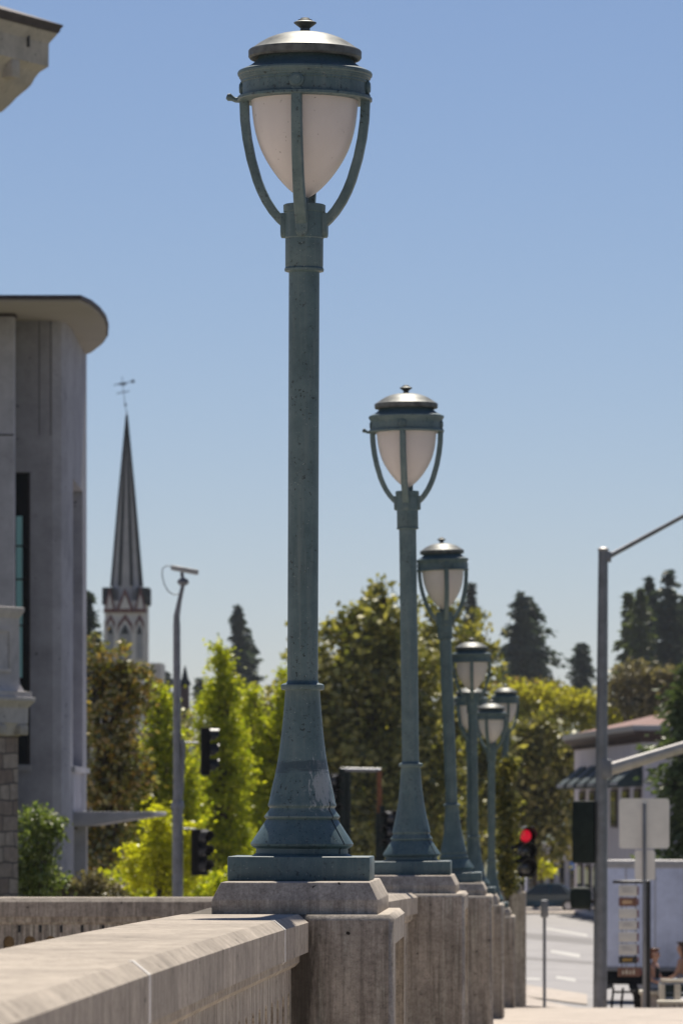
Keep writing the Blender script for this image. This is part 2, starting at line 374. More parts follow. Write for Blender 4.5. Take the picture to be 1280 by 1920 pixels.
patch('road_marking', [(1032, 1781), (1086, 1789), (1086, 1796), (1032, 1786)], M['mark'])
patch('road_marking', [(1042, 1830), (1078, 1835), (1078, 1841), (1042, 1835)], M['mark'])
patch('road_marking', [(950, 1832), (1012, 1834), (1012, 1838), (950, 1836)], M['mark'])
patch('asphalt_patch', [(950, 1792), (1110, 1803), (1110, 1808), (950, 1796)], M['tar'], -.1155)
patch('corner_pavement', [(930, 1843), (985, 1846), (1100, 1864), (1100, 1883), (985, 1868), (930, 1862)], M['walk'], -.09)
m = MB(); q = [on_ground(x, y, .06) for x, y in ((970, 1866), (985, 1868), (1077, 1889), (1077, 1892), (1000, 1886), (970, 1885))]
m.sweep([[(p.x, p.y, p.z) for p in q], [(p.x, p.y, p.z-.2) for p in q]]); m.build('kerb', M['walk'])['kind'] = 'structure'

# ------------------------------------------------------------------ bridge lamps
U = .00223
def pr(pts): return [(h*U, (1650-y)*U) for h, y in pts]
def make_lamp():
    t = thing('street_lamp', (0, 0, 0), 'x', 'street lamp')
    m = MB().box2((-.293, -.293, 0), (.293, .293, 45*U)); m.build('base_plate', M['paint'], t, bevel=.006)
    MB().lathe(pr([(0, 1605), (94, 1605), (90, 1602), (86, 1600), (86, 1591), (95, 1586), (96.5, 1582), (95.5, 1580), (68, 1538), (66.5, 1536.5),
        (70.5, 1533), (70.8, 1530.5), (61.5, 1518), (61, 1515), (64, 1511), (64, 1508), (62.6, 1505), (57, 1478), (51.5, 1455), (47, 1432), (43.2, 1408), (39.5, 1378), (36.5, 1348),
        (34.2, 1320), (32.6, 1296), (33, 1294.5), (39.4, 1293.5), (41, 1289), (40.5, 1284.5), (37, 1282), (31, 1280.5), (28.6, 1276), (0, 1276)]), 64).build('base_flare', M['paint'], t, smooth=28)
    sa = R(-90+62); MB().tube([(h*U*math.cos(sa), h*U*math.sin(sa), (1650-y)*U) for h, y in ((86.5, 1602), (86.5, 1592), (96.9, 1582), (67.3, 1536.5), (71.2, 1532), (61.8, 1517), (64.3, 1510), (62.8, 1503))], .0022, 5).build('seam', M['dark_metal'], t)
    MB().lathe(pr([(0, 1277), (28.5, 1277), (28.7, 512), (29, 500), (0, 500)]), 48).build('pole', M['paint'], t)
    c = MB().lathe(pr([(0, 511), (29, 511), (36.2, 509), (37, 505), (36, 502.5), (35, 501.5), (35.4, 500), (35.6, 448), (37, 446), (37, 399), (39.2, 398), (39.5, 385), (37, 383.5), (7, 383), (6.3, 382), (6.3, 366), (0, 366)]), 48).build('collar', M['paint'], t, smooth=28)
    for k in range(4):
        a = math.pi/2*k-math.pi/2; ca, sa = math.cos(a), math.sin(a)
        def at(r, s, y): return Vector((r*U*ca-s*U*sa, r*U*sa+s*U*ca, (1650-y)*U))
        path = [(114.5, 178), (114.3, 192), (113, 225), (108.5, 260), (101, 297), (89, 338), (81, 358), (71.5, 377), (59, 396), (46, 411), (36, 420)]
        rings = []
        for i, (r, y) in enumerate(path):
            r0, y0 = path[max(i-1, 0)]; r1, y1 = path[min(i+1, len(path)-1)]
            L = math.hypot(r1-r0, y1-y0); nr, ny = (y1-y0)/L, -(r1-r0)/L
            w = lerp(9.2, 11.5, i/(len(path)-1)); h = 8.2
            rings.append([at(r+nr*h, -w*.8, y+ny*h), at(r+nr*h*.72, -w, y+ny*h*.72), at(r-nr*h, -w, y-ny*h), at(r-nr*h, w, y-ny*h), at(r+nr*h*.72, w, y+ny*h*.72), at(r+nr*h, w*.8, y+ny*h)])
        MB().sweep(rings).build('arm', M['paint'], t, smooth=45)
        pts = [(-11.5, 400), (11.5, 400)]+[(11.5*math.cos(b), 435+11.5*math.sin(b)) for b in np.linspace(0, math.pi, 9)]
        MB().sweep([[at(33, s, y) for s, y in pts], [at(42.5, s, y) for s, y in pts], [at(44, s*.9, 418+(y-418)*.93) for s, y in pts]]).build('bracket_pad', M['paint'], c, smooth=40)
    f = MB().lathe(pr([(99, 190), (124, 190), (126, 188.5), (126, 184), (124.5, 182.5), (117.5, 182), (116.5, 181), (116.5, 158), (118.5, 156.5), (118.5, 153), (120.5, 151.5), (121, 148.5), (123, 147.5), (123.5, 144.5), (125.8, 142.5),
        (126.3, 139), (125, 136), (119, 133), (111, 129.5), (104, 126), (98.5, 122), (93, 117.5), (89, 113), (87, 108), (86, 100), (99, 99.9)]), 72)
    f.f = [q for q in f.f if len(q) < 10]
    fb = f.build('fitter_band', M['paint'], t, smooth=28)
    for k in range(4):
        a = math.pi/2*k-math.pi/2; ca, sa = math.cos(a), math.sin(a)
        def at(r, s, y): return Vector((r*U*ca-s*U*sa, r*U*sa+s*U*ca, (1650-y)*U))
        rr = [[(13.8*math.cos(b), 165+13.8*math.sin(b)) for b in np.linspace(0, 2*math.pi, 24, endpoint=False)]]
        q = rr[0]
        MB().sweep([[at(112, s, y) for s, y in q], [at(120, s, y) for s, y in q], [at(121.5, s*.86, 165+(y-165)*.86) for s, y in q], [at(121.5, s*.7, 165+(y-165)*.7) for s, y in q], [at(123.2, s*.66, 165+(y-165)*.66) for s, y in q]]).build('boss', M['paint'], fb, smooth=40)
    MB().tube([Vector((-118*U, 0, (1650-186)*U)), Vector((-131*U, 0, (1650-186.5)*U)), Vector((-136*U, 0, (1650-184)*U)), Vector((-143*U, 0, (1650-181)*U)), Vector((-147*U, 0, (1650-179.5)*U))], [.014, .011, .011, .017, .012], 12).build('latch', M['paint'], fb)
    dm = MB().lathe(pr([(84, 101), (86, 104), (99, 112), (103, 111.5), (105.8, 108), (106, 97), (104.5, 94.5), (97, 90.5), (86, 82.5), (70.5, 73.5), (58, 68.5), (46, 64.8), (34, 62.4), (22, 61), (9, 60.3), (0, 60)]), 72)
    dm.f = [q for q in dm.f if len(q) < 10]
    d = dm.build('roof_cap', M['dome'], t, smooth=28)
    MB().lathe(pr([(0, 62), (12, 61.5), (9.3, 58), (9, 53), (11.5, 51), (17, 47), (21.3, 43.5), (21.3, 42), (17, 40), (13.5, 39), (13.5, 37.2), (9, 35.8), (8.2, 34), (5, 33), (0, 32.8)]), 32).build('finial', M['dome'], d, smooth=40)
    g = MB().lathe(pr([(0, 371.5), (5, 371), (8.5, 370), (16, 365.5), (24, 360), (32.5, 352.5), (41, 343.8), (49.5, 334), (57.5, 323.5), (65, 312.5), (72, 301), (78, 289.5), (83, 278.5), (88, 264.5), (92, 250), (95.3, 234), (97.6, 217), (99.2, 200), (100, 186), (100, 170), (0, 170)]), 64)
    g.build('globe', M['globe'], t, smooth=40)
    return t
lamp0 = make_lamp()
LX = -1.044; HT = 1.73
lamps = [  # x, distance, base z, scale (x, z), head turn, lean, label
    (LX, LAMP_D[0], None, 1, 1, -5, -.22, 'nearest and tallest green lamp post with flaked pale paint on its flared base'),
    (LX, LAMP_D[1], None, 1, 1.014, -5, .7, 'second nearest green lamp post, its whole head against blue sky'),
    (LX, LAMP_D[2], None, 1, 1.03, 10, 2.2, 'third green lamp post along the parapet, its head right above the big olive tree edge'),
    (LX-.036, LAMP_D[3], None, 1, 1, 1, .8, 'fourth green lamp post along the parapet, its globe in front of two smaller lamps'),
    (LX, LAMP_D[4], None, 1, 1, -19, .1, 'far green lamp post with the lowest head of the row'),
    (-.92, 105.7, .125, 1.0, 1.105, 14, 0, 'far lamp head on the end pier, rightmost of all, half hidden by leaves'),
    (-1.52, 100.0, -.34, 1.2, 1.2, 40, 0, 'far lamp mostly hidden behind the post of the fourth lamp')]
pier_xy = []
for i, (x, d, z, sx, sz, turn, lean, lab) in enumerate(lamps):
    o = lamp0 if i == 0 else copy_tree(lamp0)
    if z is None: z = gz(d)+HT
    o.location = (x, d, z); o.scale = (sx, sx, sz); o.rotation_euler = (0, R(-lean), 0)
    tag(o, lab, group='green globe lamps along the bridge parapet')
    for ch in o.children:
        if not ch.name.startswith('base'): ch.rotation_euler = (0, 0, R(turn))
    pier_xy.append((x, d, z))
for ch in lamp0.children:
    if ch.name.startswith('base_flare'):
        ch.data = ch.data.copy(); ch.data.materials[0] = M['paint_patch']

# ------------------------------------------------------------------ parapet piers and walls
PIER_LAB = ['nearest concrete pier with vertical stains under the nearest lamp', 'second concrete pier along the parapet, smooth front face', 'third concrete pier along the parapet, under the third lamp',
    'fourth narrow looking concrete pier along the parapet', 'fifth concrete pier along the parapet, under the lowest lamp', 'tall end pier of the parapet beside the road', 'concrete pier hidden behind the fourth and fifth piers']
def make_pier(x, d, ztop, zbot, label, half=.8, xl=.456, xr=.408, mat='pier'):
    t = thing('parapet_pier', (x, d, zbot), label, 'pier', 'concrete piers of the bridge parapet')
    bm_ = MB().box2((x-xl, d-half, zbot), (x+xr, d+half, ztop))
    o = bm_.build('shaft', M[mat], t)
    bm = bmesh.new(); bm.from_mesh(o.data)
    es = [e for e in bm.edges if all(v.co.z > .1 for v in e.verts) or abs(e.verts[0].co.z-e.verts[1].co.z) > .5]
    bmesh.ops.bevel(bm, geom=es, offset=.022, segments=1, affect='EDGES')
    for ax in ((1, 0, 0),):
        fs = [f for f in bm.faces if f.normal.dot(Vector(ax)) > .99]
        r = bmesh.ops.inset_region(bm, faces=fs, thickness=.14, depth=0)
        r = bmesh.ops.inset_region(bm, faces=fs, thickness=.012, depth=-.035)
    bm.to_mesh(o.data); bm.free()
    m = MB(); h = .13
    rect_loft(m, (x+.004, d), Vector((1, 0, 0)), Vector((0, 1, 0)), .30, half-.13, [(.036, ztop-.004), (.036, ztop+.058), (.002, ztop+h-.004), (0, ztop+h)])
    m.build('plinth', M['plinth'], t, bevel=.004)
    return t
for (x, d, z), lab, k in zip(pier_xy, PIER_LAB, range(9)):
    make_pier(x, d, z-.13, gz(d)-.12, lab, .8 if k < 5 else .38, .456 if k < 6 else .4, .408, 'pier' if k else 'pier_stain')
MB().box2((LX-.45, LAMP_D[2]-.83, gz(LAMP_D[2])-.1), (LX+.45, LAMP_D[2]+.83, gz(LAMP_D[2])+.16)).build('pier_footing', M['conc'], bevel=.01)['kind'] = 'structure'

PX0, PX1 = -1.53, -.98
def parapet(ya, yb, label, bay=.42, joints=(), n=10):
    ym = (ya+yb)/2; t = thing('parapet_wall', ((PX0+PX1)/2, ym, gz(ym)), label, 'parapet', 'concrete parapet walls of the bridge')
    ys = [lerp(ya, yb, i/n) for i in range(n+1)]; T = HT-.13
    def run(prof): return [[(x, y, gz(y)+T-dz) for x, dz in prof] for y in ys]
    cap = [(PX0+.04, .004), (PX1-.04, .004), (PX1, .037), (PX1, .156), (PX1-.03, .158), (PX0+.03, .158), (PX0, .156), (PX0, .037)]
    c = MB().sweep(run(cap)).build('cap', M['conc_top'], t, smooth=20)
    MB().sweep(run([(PX0+.035, .1575), (PX1-.035, .1575), (PX1-.035, .195), (PX1-.055, .215), (PX0+.055, .215), (PX0+.035, .195)])).build('moulding', M['conc'], t, smooth=20)
    MB().sweep(run([(PX0+.08, .214), (PX1-.15, .214), (PX1-.15, 1.7), (PX0+.08, 1.7)])).build('panel_core', M['ochre'], t)
    m = MB(); nb = int((yb-ya)/bay)
    for i in range(nb):                                 # pierced face with arched slots
        y0 = lerp(ya, yb, i/nb); y1 = lerp(ya, yb, (i+1)/nb); w = y1-y0; zt = gz((y0+y1)/2)+T-.2145
        a, b = y0+w*.30, y1-w*.30; r = (b-a)/2; zs = zt-.10-r; zb = zt-1.45
        arc = [((a+b)/2-r*math.cos(q), zs+r*math.sin(q)) for q in np.linspace(0, math.pi, 9)]
        poly = [(y0, zb), (a, zb)]+arc+[(b, zb), (y1, zb), (y1, zt), (y0, zt)]
        k = len(poly); vs = [(PX1-.07, y, z) for y, z in poly]+[(PX1-.15, y, z) for y, z in poly]
        m.add(vs, [tuple(range(k))]+[(j, (j+1) % k, (j+1) % k+k, j+k) for j in range(1, k-4)])
    m.build('pierced_face', M['conc'], t)
    for yj in joints:
        z = gz(yj)+T; g = MB()
        pts = [(PX1-.048, z-.002), (PX1-.039, z-.002), (PX1+.002, z-.036), (PX1+.002, z-.155)]
        g.sweep([[(x, yj-.02, zz) for x, zz in pts]+[(x-.01, yj-.02, zz-.01) for x, zz in pts[::-1]], [(x, yj+.02, zz) for x, zz in pts]+[(x-.01, yj+.02, zz-.01) for x, zz in pts[::-1]]])
        g.build('grout_joint', M['grout'], c)
    return t
parapet(3, LAMP_D[0]-.8, 'nearest parapet wall with broad sunlit cap and a pale mortar joint', joints=(13.0, 19.6, 9.2), n=14)
for i in range(4):
    parapet(LAMP_D[i]+.8, LAMP_D[i+1]-.8, ['parapet wall between the nearest lamp and the second lamp', 'parapet wall between the second and third lamps', 'parapet wall between the third and fourth lamps', 'parapet wall between the fourth and lowest lamps'][i])
def far_parapet():
    y = 44.0; z = .885; x0, x1 = -14.0, -1.55
    t = thing('parapet_wall', ((x0+x1)/2, y, -.9), 'long low parapet running off to the left behind the nearest one, in front of the shrubs', 'parapet', 'concrete parapet walls of the bridge')
    def run(pf): return [[(x, y+dy, z-dz) for dy, dz in pf] for x in (x0, x1)]
    MB().sweep(run([(-.23, 0), (.23, 0), (.27, .033), (.27, .156), (-.27, .156), (-.27, .033)])).build('cap', M['conc_top'], t, smooth=20)
    MB().sweep(run([(-.235, .1565), (.235, .1565), (.235, .195), (.215, .215), (-.215, .215), (-.235, .195)])).build('moulding', M['conc'], t, smooth=20)
    MB().sweep(run([(-.12, .214), (.18, .214), (.18, 1.78), (-.12, 1.78)])).build('panel_core', M['ochre'], t)
    m = MB(); w = .172; nb = int((x1-x0)/w)
    for i in range(nb):
        a0 = x0+i*w; a1 = a0+w; zt = z-.2145; a, b = a0+w*.24, a1-w*.24; r = (b-a)/2; zs = zt-.10-r; zb = zt-1.5
        arc = [((a+b)/2-r*math.cos(q), zs+r*math.sin(q)) for q in np.linspace(0, math.pi, 9)]
        poly = [(a0, zb), (a, zb)]+arc+[(b, zb), (a1, zb), (a1, zt), (a0, zt)]; k = len(poly)
        m.add([(x, y-.20, q) for x, q in poly]+[(x, y-.12, q) for x, q in poly], [tuple(range(k))]+[(j, (j+1) % k, (j+1) % k+k, j+k) for j in range(1, k-4)])
    m.build('pierced_face', M['conc'], t)
    m = MB()
    for i in range(nb): m.box((x0+i*w, y-.2015, z-.255), (.022, .004, .06))
    m.build('weep_slot', M['dark_metal'], t)
far_parapet()

# ------------------------------------------------------------------ modern grey building on the left
def modern():
    t = thing('modern_building', (-12, 104, gz(104)-.2), 'tall lavender grey building with a rounded overhanging flat roof', 'building')
    zr = 1.6+(HY-555)*.01
    arc = [(-8.82, 100), (-8.70, 101), (-8.66, 102.4), (-8.68, 104), (-8.78, 105.8), (-8.94, 107.6), (-9.18, 109.3), (-9.55, 111.2), (-10.1, 113), (-11, 114.8), (-12.5, 116.2), (-15, 117), (-26, 117)]
    poly = [(-26, 100)]+arc
    MB().prism(poly, zr-.06, zr+.02).build('roof_edge', M['roof_edge'], t)
    cen = Vector((-16, 108)); ins = [tuple(cen+(Vector(p)-cen)*.994) for p in poly]
    MB().sweep([[(x, y, zr-.061) for x, y in ins], [(x, y, zr-.10) for x, y in ins]]).build('soffit', M['soffit'], t)
    zt, zb = zr-.10, gz(104)-.3; z1, z0 = 8.2, 2.5
    plan = [(-26, 104), (-10.62, 104), (-10.16, 104), (-9.72, 104), (-9.56, 104.12), (-9.50, 104.5), (-9.49, 105.0), (-9.50, 105.9), (-9.60, 108.2), (-9.69, 110.3), (-9.74, 111.8), (-10.4, 113.4), (-12, 114.6), (-15, 115.5), (-26, 115.5)]
    m = MB()
    def quad(a, b, lo, hi): m.add([(a[0], a[1], lo), (b[0], b[1], lo), (b[0], b[1], hi), (a[0], a[1], hi)], [(0, 1, 2, 3)])
    for i in range(len(plan)-1):
        a, b = plan[i], plan[i+1]
        if i in (1, 7, 8):
            quad(a, b, zb, z0); quad(a, b, z1, zt)
        else: quad(a, b, zb, zt)
    # reveal of the slot in the curved flank
    ni = Vector((-.32, 0)); A, B, C_ = plan[7], plan[8], plan[9]; A2, B2, C2 = ((p[0]+ni[0], p[1]) for p in (A, B, C_))
    quad(A, A2, z0, z1); quad(C_, C2, z0, z1)
    for p, q, p2, q2 in ((A, B, A2, B2), (B, C_, B2, C2)):
        for z in (z0, z1): m.add([(*p, z), (*q, z), (*q2, z), (*p2, z)], [(0, 1, 2, 3)])
    m.add([(*plan[1], z0), (*plan[2], z0), (plan[2][0], 104.3, z0), (plan[1][0], 104.3, z0)], [(0, 1, 2, 3)])
    quad(plan[2], (plan[2][0], 104.3), z0, z1); quad(plan[1], (plan[1][0], 104.3), z0, z1)
    m.add([(*plan[1], z1), (*plan[2], z1), (plan[2][0], 104.3, z1), (plan[1][0], 104.3, z1)], [(0, 1, 2, 3)])
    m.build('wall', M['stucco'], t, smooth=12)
    w = MB().add([(A2[0], A2[1], z0), (B2[0], B2[1], z0), (C2[0], C2[1], z0), (C2[0], C2[1], z1), (B2[0], B2[1], z1), (A2[0], A2[1], z1)], [(0, 1, 4, 5), (1, 2, 3, 4)]).build('recess_panel', M['stucco'], t)
    # vertical joint strips and front fin
    for x in (-9.98, -9.76): MB().box((x, 103.998, (zt+z1)/2+.4), (.012, .008, 2.3)).build('wall_joint', M['dark_metal'], t)
    for z in (9.6, 8.35, 5.6, 1.2): MB().box2((-10.10, 103.996, z), (-9.74, 104.002, z+.012)).build('wall_joint', M['gutter'], t)
    f = MB().box2((-26, 102.4, zb), (-10.32, 102.75, zt-.06)).build('fin_wall', M['stucco_pale'], t, bevel=.01)
    MB().box2((-26, 102.36, zt-.058), (-10.28, 102.8, zt-.02)).build('fin_coping', M['roof_edge'], t)
    MB().box2((-26, 102.392, 8.80), (-10.32, 102.40, 8.83)).build('wall_joint', M['dark_metal'], t)
    wn = MB().box2((-10.21, 104.02, z0), (-10.163, 104.25, z1)).build('window', M['dark_metal'], t)
    MB().box2((-10.618, 104.2, z0), (-10.212, 104.24, z1)).build('pane', M['glass'], wn)
    MB().box2((-10.44, 104.10, 4.2), (-10.325, 104.15, 7.35)).build('sky_pane', M['teal'], wn)  # strip before the pane, coloured as the sky seen in the glass
    for z in (6.75, 6.1, 5.2): MB().box2((-10.61, 104.08, z), (-10.21, 104.16, z+.03)).build('glazing_bar', M['dark_metal'], wn)
    MB().sweep([[(-9.43, 105.6, z0-.02), (-9.62, 105.6, z0-.02), (-9.62, 105.6, z0-.13), (-9.43, 105.6, z0-.13)], [(-9.60, 111.0, z0-.02), (-9.75, 111.0, z0-.02), (-9.75, 111.0, z0-.13), (-9.60, 111.0, z0-.13)]]).build('window_sill', M['stucco_pale'], t)
    MB().box2((-10.5, 103.93, z0-.12), (-10.13, 104.0, z0-.01)).build('window_sill', M['stucco_pale'], t)
    d = 108
    a, b = P(128, 1522, d), P(300, 1522, d)
    pts = [(a.x, a.z), (b.x, b.z), (b.x, b.z-.08), (a.x+.5, a.z-.29), (a.x, a.z-.29)]
    MB().sweep([[(x, 106.2, z) for x, z in pts], [(x, 109.8, z) for x, z in pts]]).build('canopy', M['stucco_pale'], t, bevel=.01)
    MB().box2((-9.66, 106.6, zb), (-9.30, 107.0, P(0, 1549, d).z)).build('column', M['stucco_pale'], t)
modern()

# ------------------------------------------------------------------ older stone building, far left
def stone_building():
    an = R(25); u = Vector((math.sin(an), math.cos(an), 0)); n = Vector((math.cos(an), -math.sin(an), 0))
    D = 80.0; s = D/F; K = P(-12, 100, D); K.z = 0
    L, Wd = 14.0, 9.0; c = K-u*L/2-n*Wd/2
    t = thing('stone_building', (c.x, c.y, gz(80)-.2), 'older stone building with a deep bracketed cream cornice, cut off by the left edge', 'building')
    def zz(py): return EYE+(HY-py)*s
    def off(px): return (px+12)*s/1.326
    m = MB(); rect_loft(m, c, u, n, L/2, Wd/2, [(0, gz(80)-.3), (0, zz(215))]); m.build('wall', M['stucco_pale'], t)
    m = MB(); rect_loft(m, c, u, n, L/2, Wd/2, [(.002, zz(216)), (off(5), zz(208)), (off(20), zz(193)), (off(30), zz(181)), (off(41), zz(171)), (off(50), zz(163)), (off(57), zz(155)), (off(63), zz(143)), (off(71), zz(132)), (off(72), zz(131)), (off(88), zz(120)), (off(88), zz(117)), (off(88.5), zz(78)), (off(89), zz(76)), (off(105), zz(57))])
    co = m.build('cornice', M['trim'], t, smooth=25)
    m = MB(); rect_loft(m, c, u, n, L/2, Wd/2, [(off(104), zz(56.8)), (off(108), zz(54)), (off(110), zz(48)), (off(115), zz(42)), (off(114), zz(40)), (-1.5, zz(-60)), (-3.5, zz(-110))]); m.build('roof', M['roof_edge'], t, smooth=25)
    corner = c+u*L/2+n*Wd/2
    Mx = Matrix(((u.x, n.x, 0), (u.y, n.y, 0), (0, 0, 1)))
    for k in range(7):                                  # modillions under the cornice
        p = corner-u*(.33+k*.62)+n*(off(62)-.0)
        MB().box((p.x, p.y, zz(137)), (.24, .30, .30), Mx).build('bracket', M['trim'], co, bevel=.03)
    p = corner+u*off(88)-u*.62+n*(off(88.5)+.012)
    MB().box((p.x, p.y, zz(72)), (.055, .03, .34), Mx).build('strap', M['dark_metal'], co, bevel=.012)
    # projecting stone bay with a panelled attic, standing forward of the wall
    d2 = 78.0; s2 = d2/F; h = 1.3
    base = P(34, 1500, d2); cc = Vector((base.x-1.326*h, base.y-.486*h, 0))
    def z2(py): return EYE+(HY-py)*s2
    def o2(px): return (px-34)*s2/1.326
    b = t
    m = MB(); rect_loft(m, cc, u, n, h, h, [(0, gz(78)-.3), (0, z2(1381))]); m.build('stone_bay', M['masonry'], b)
    m = MB(); rect_loft(m, cc, u, n, h, h, [(-.02, z2(1381.5)), (o2(39), z2(1379)), (o2(45), z2(1366)), (o2(48), z2(1360)), (o2(52), z2(1356)), (o2(52.5), z2(1328)), (o2(57), z2(1322)), (o2(66), z2(1314)), (o2(66), z2(1308)), (o2(59), z2(1307)), (o2(59), z2(1303)), (o2(59), z2(1297)), (o2(45), z2(1296)), (o2(41), z2(1288)), (o2(37), z2(1281)), (o2(36.5), z2(1160)), (o2(39), z2(1156)), (o2(45), z2(1147)), (o2(45.5), z2(1140)), (o2(43), z2(1139))])
    m.build('attic_storey', M['trim_cool'], b, smooth=25)
    pc = cc+n*(h+o2(36.5)+.008)
    for (du, dz, lu, lz) in ((0, z2(1183), 2.1, .05), (0, z2(1258), 2.1, .05), (1.02, z2(1220.5), .05, .54), (-1.02, z2(1220.5), .05, .54)):
        q = pc+u*du; MB().box((q.x, q.y, dz), (lu, .03, lz), Mx).build('panel_moulding', M['trim_cool'], b)
    for k in range(4):
        q = cc+u*(h-.06-k*.62)+n*(h+.07); MB().box((q.x, q.y, z2(1369)), (.22, .16, .15), Mx).build('bracket', M['trim'], b, bevel=.02)
stone_building()

# ------------------------------------------------------------------ church
M['slate'] = plain('grey spire slate', (.50, .45, .44), .8, 0, .12, 1)
M['slate_dk'] = plain('dark slate', (.022, .028, .036), .9, 0, .2, 2, .1)
M['church_wall'] = plain('church wall', (.74, .66, .62), .85, 0, .08, 1)
M['church_red'] = plain('maroon gable trim', (.15, .045, .045), .8)
M['louver'] = plain('grey louvre', (.36, .34, .35), .8)
def church():
    d = 600.0; s = d/F
    c = P(238, 1300, d); cx, cy = c.x, c.y
    def z(py): return EYE+(HY-py)*s
    t = thing('church', (cx, cy, -3.6), 'distant church tower with a tall slender slate spire and a tilted weathervane', 'church')
    hw = 2.30
    MB().box2((cx-hw, cy-hw, -3.6), (cx+hw, cy+hw, z(1128))).build('tower', M['church_wall'], t)
    m = MB(); k = 8; r0 = 1.62/math.cos(math.pi/8)
    rings = []
    for r, zz in ((r0*1.06, z(1132)), (r0, z(1100)), (r0*.52, z(935)), (.06, z(778))): rings.append([(cx+r*math.cos(math.pi/8+2*math.pi*j/k), cy+r*math.sin(math.pi/8+2*math.pi*j/k), zz) for j in range(k)])
    sp = m.sweep(rings).build('spire', M['slate'], t, smooth=5)
    for j in range(k):
        a = math.pi/8+2*math.pi*j/k
        MB().tube([(cx+r*math.cos(a), cy+r*math.sin(a), zz) for r, zz in ((r0, z(1100)), (r0*.52, z(935)), (.06, z(778)))], [.21, .17, .08], 6).build('rib', M['slate_dk'], sp)
    MB().lathe([(.1, z(800)), (.13, z(785)), (.05, z(778)), (.03, z(770))], 8, (cx, cy, 0)).build('spire_tip', M['church_red'], sp)
    # weathervane, bent over to the left
    v = MB(); p0 = Vector((cx, cy, z(778))); p1 = P(229, 706, d); v.tube([p0, P(235, 758, d), P(231, 728, d), p1], .035, 6); v.ball(P(235.5, 759, d), .16)
    v.tube([P(214, 722, d), P(253, 714, d)], .05, 6); v.tube([P(219, 738, d), P(243, 733, d)], .05, 6); v.ball(P(249.5, 715, d), .2); v.ball(P(230, 720, d), (.5, .1, .14))
    v.build('weathervane', M['slate_dk'], t)
    # belfry gables and corner pinnacle roofs on the three visible bays
    for bx, w, top in ((-1.72, .62, 1102), (0, .98, 1104), (1.72, .62, 1102)):
        y0 = cy-hw-.16; g = MB()
        def tri(w_, za, zb, y, th): return [[(cx+bx-w_, yy, za), (cx+bx+w_, yy, za), (cx+bx, yy, zb)] for yy in (y, y+th)]
        g.sweep(tri(w+.12, z(1150), z(top), y0-.1, .3)); gb = g.build('gable', M['church_red'], t)
        MB().sweep(tri(w*.62, z(1143), z(top+13), y0-.13, .06)).build('gable_face', M['church_wall'], gb)
    for sgn in (-1, 1):
        MB().box2((cx+sgn*1.95-.62, cy-hw-.08, z(1135)), (cx+sgn*1.95+.62, cy+hw+.08, z(1103))).build('parapet_block', M['slate_dk'], t)
    for bx, w in ((-1.62, .48), (0, .78), (1.62, .48)):
        y0 = cy-hw-.03
        def arch(w_, zb, zs, za, y): return [[(cx+bx-w_, yy, zb), (cx+bx+w_, yy, zb), (cx+bx+w_, yy, zs), (cx+bx+w_*.72, yy, lerp(zs, za, .5)), (cx+bx, yy, za), (cx+bx-w_*.72, yy, lerp(zs, za, .5)), (cx+bx-w_, yy, zs)] for yy in (y, y+.15)]
        wn = MB().sweep(arch(w+.30, z(1238), z(1190), z(1153), y0-.09)).build('belfry_window', M['church_red'], t)
        MB().sweep(arch(w+.08, z(1238), z(1192), z(1163), y0-.13)).build('arch_trim', M['church_wall'], wn)
        MB().sweep(arch(w-.12, z(1236), z(1192), z(1170), y0-.16)).build('louvre', M['louver'], wn)
        MB().sweep([[(cx+bx-w*.62, yy, z(1190)), (cx+bx+w*.62, yy, z(1190)), (cx+bx, yy, z(1172))] for yy in (y0-.2, y0-.15)]).build('arch_opening', M['slate_dk'], wn)
    for bx in (-2.25, -.98, .98, 2.25):
        MB().box2((cx+bx-.12, cy-hw-.2, z(1245)), (cx+bx+.12, cy-hw+.05, z(1165))).build('buttress', M['church_wall'], t)
    a, b = P(262, 1240, d), P(299, 1240, d)
    MB().box2((a.x, cy+2.4, -3.6), (b.x, cy+9, z(1242))).build('side_block', M['church_wall'], t)
    MB().box2((cx-9, cy+2.4, -3.6), (b.x-1.5, cy+24, z(1268))).build('nave', M['church_wall'], t)
    # slim turret of another building farther off
    d2 = 480.0; c2 = P(347, 1300, d2); s2 = d2/F
    tt = thing('church_turret', (c2.x, c2.y, -3.6), 'small distant brick turret with a pointed dark roof right of the grey camera mast', 'turret')
    MB().box2((c2.x-.38, c2.y-.4, -3.6), (c2.x+.38, c2.y+.4, EYE+(HY-1284)*s2)).build('turret_body', plain('dark brick', (.10, .06, .06), .85), tt)
    MB().lathe([(.62, EYE+(HY-1285)*s2), (.3, EYE+(HY-1272)*s2), (.1, EYE+(HY-1252)*s2), (0, EYE+(HY-1247)*s2)], 6, (c2.x, c2.y, 0)).build('turret_roof', M['slate_dk'], tt)
church()

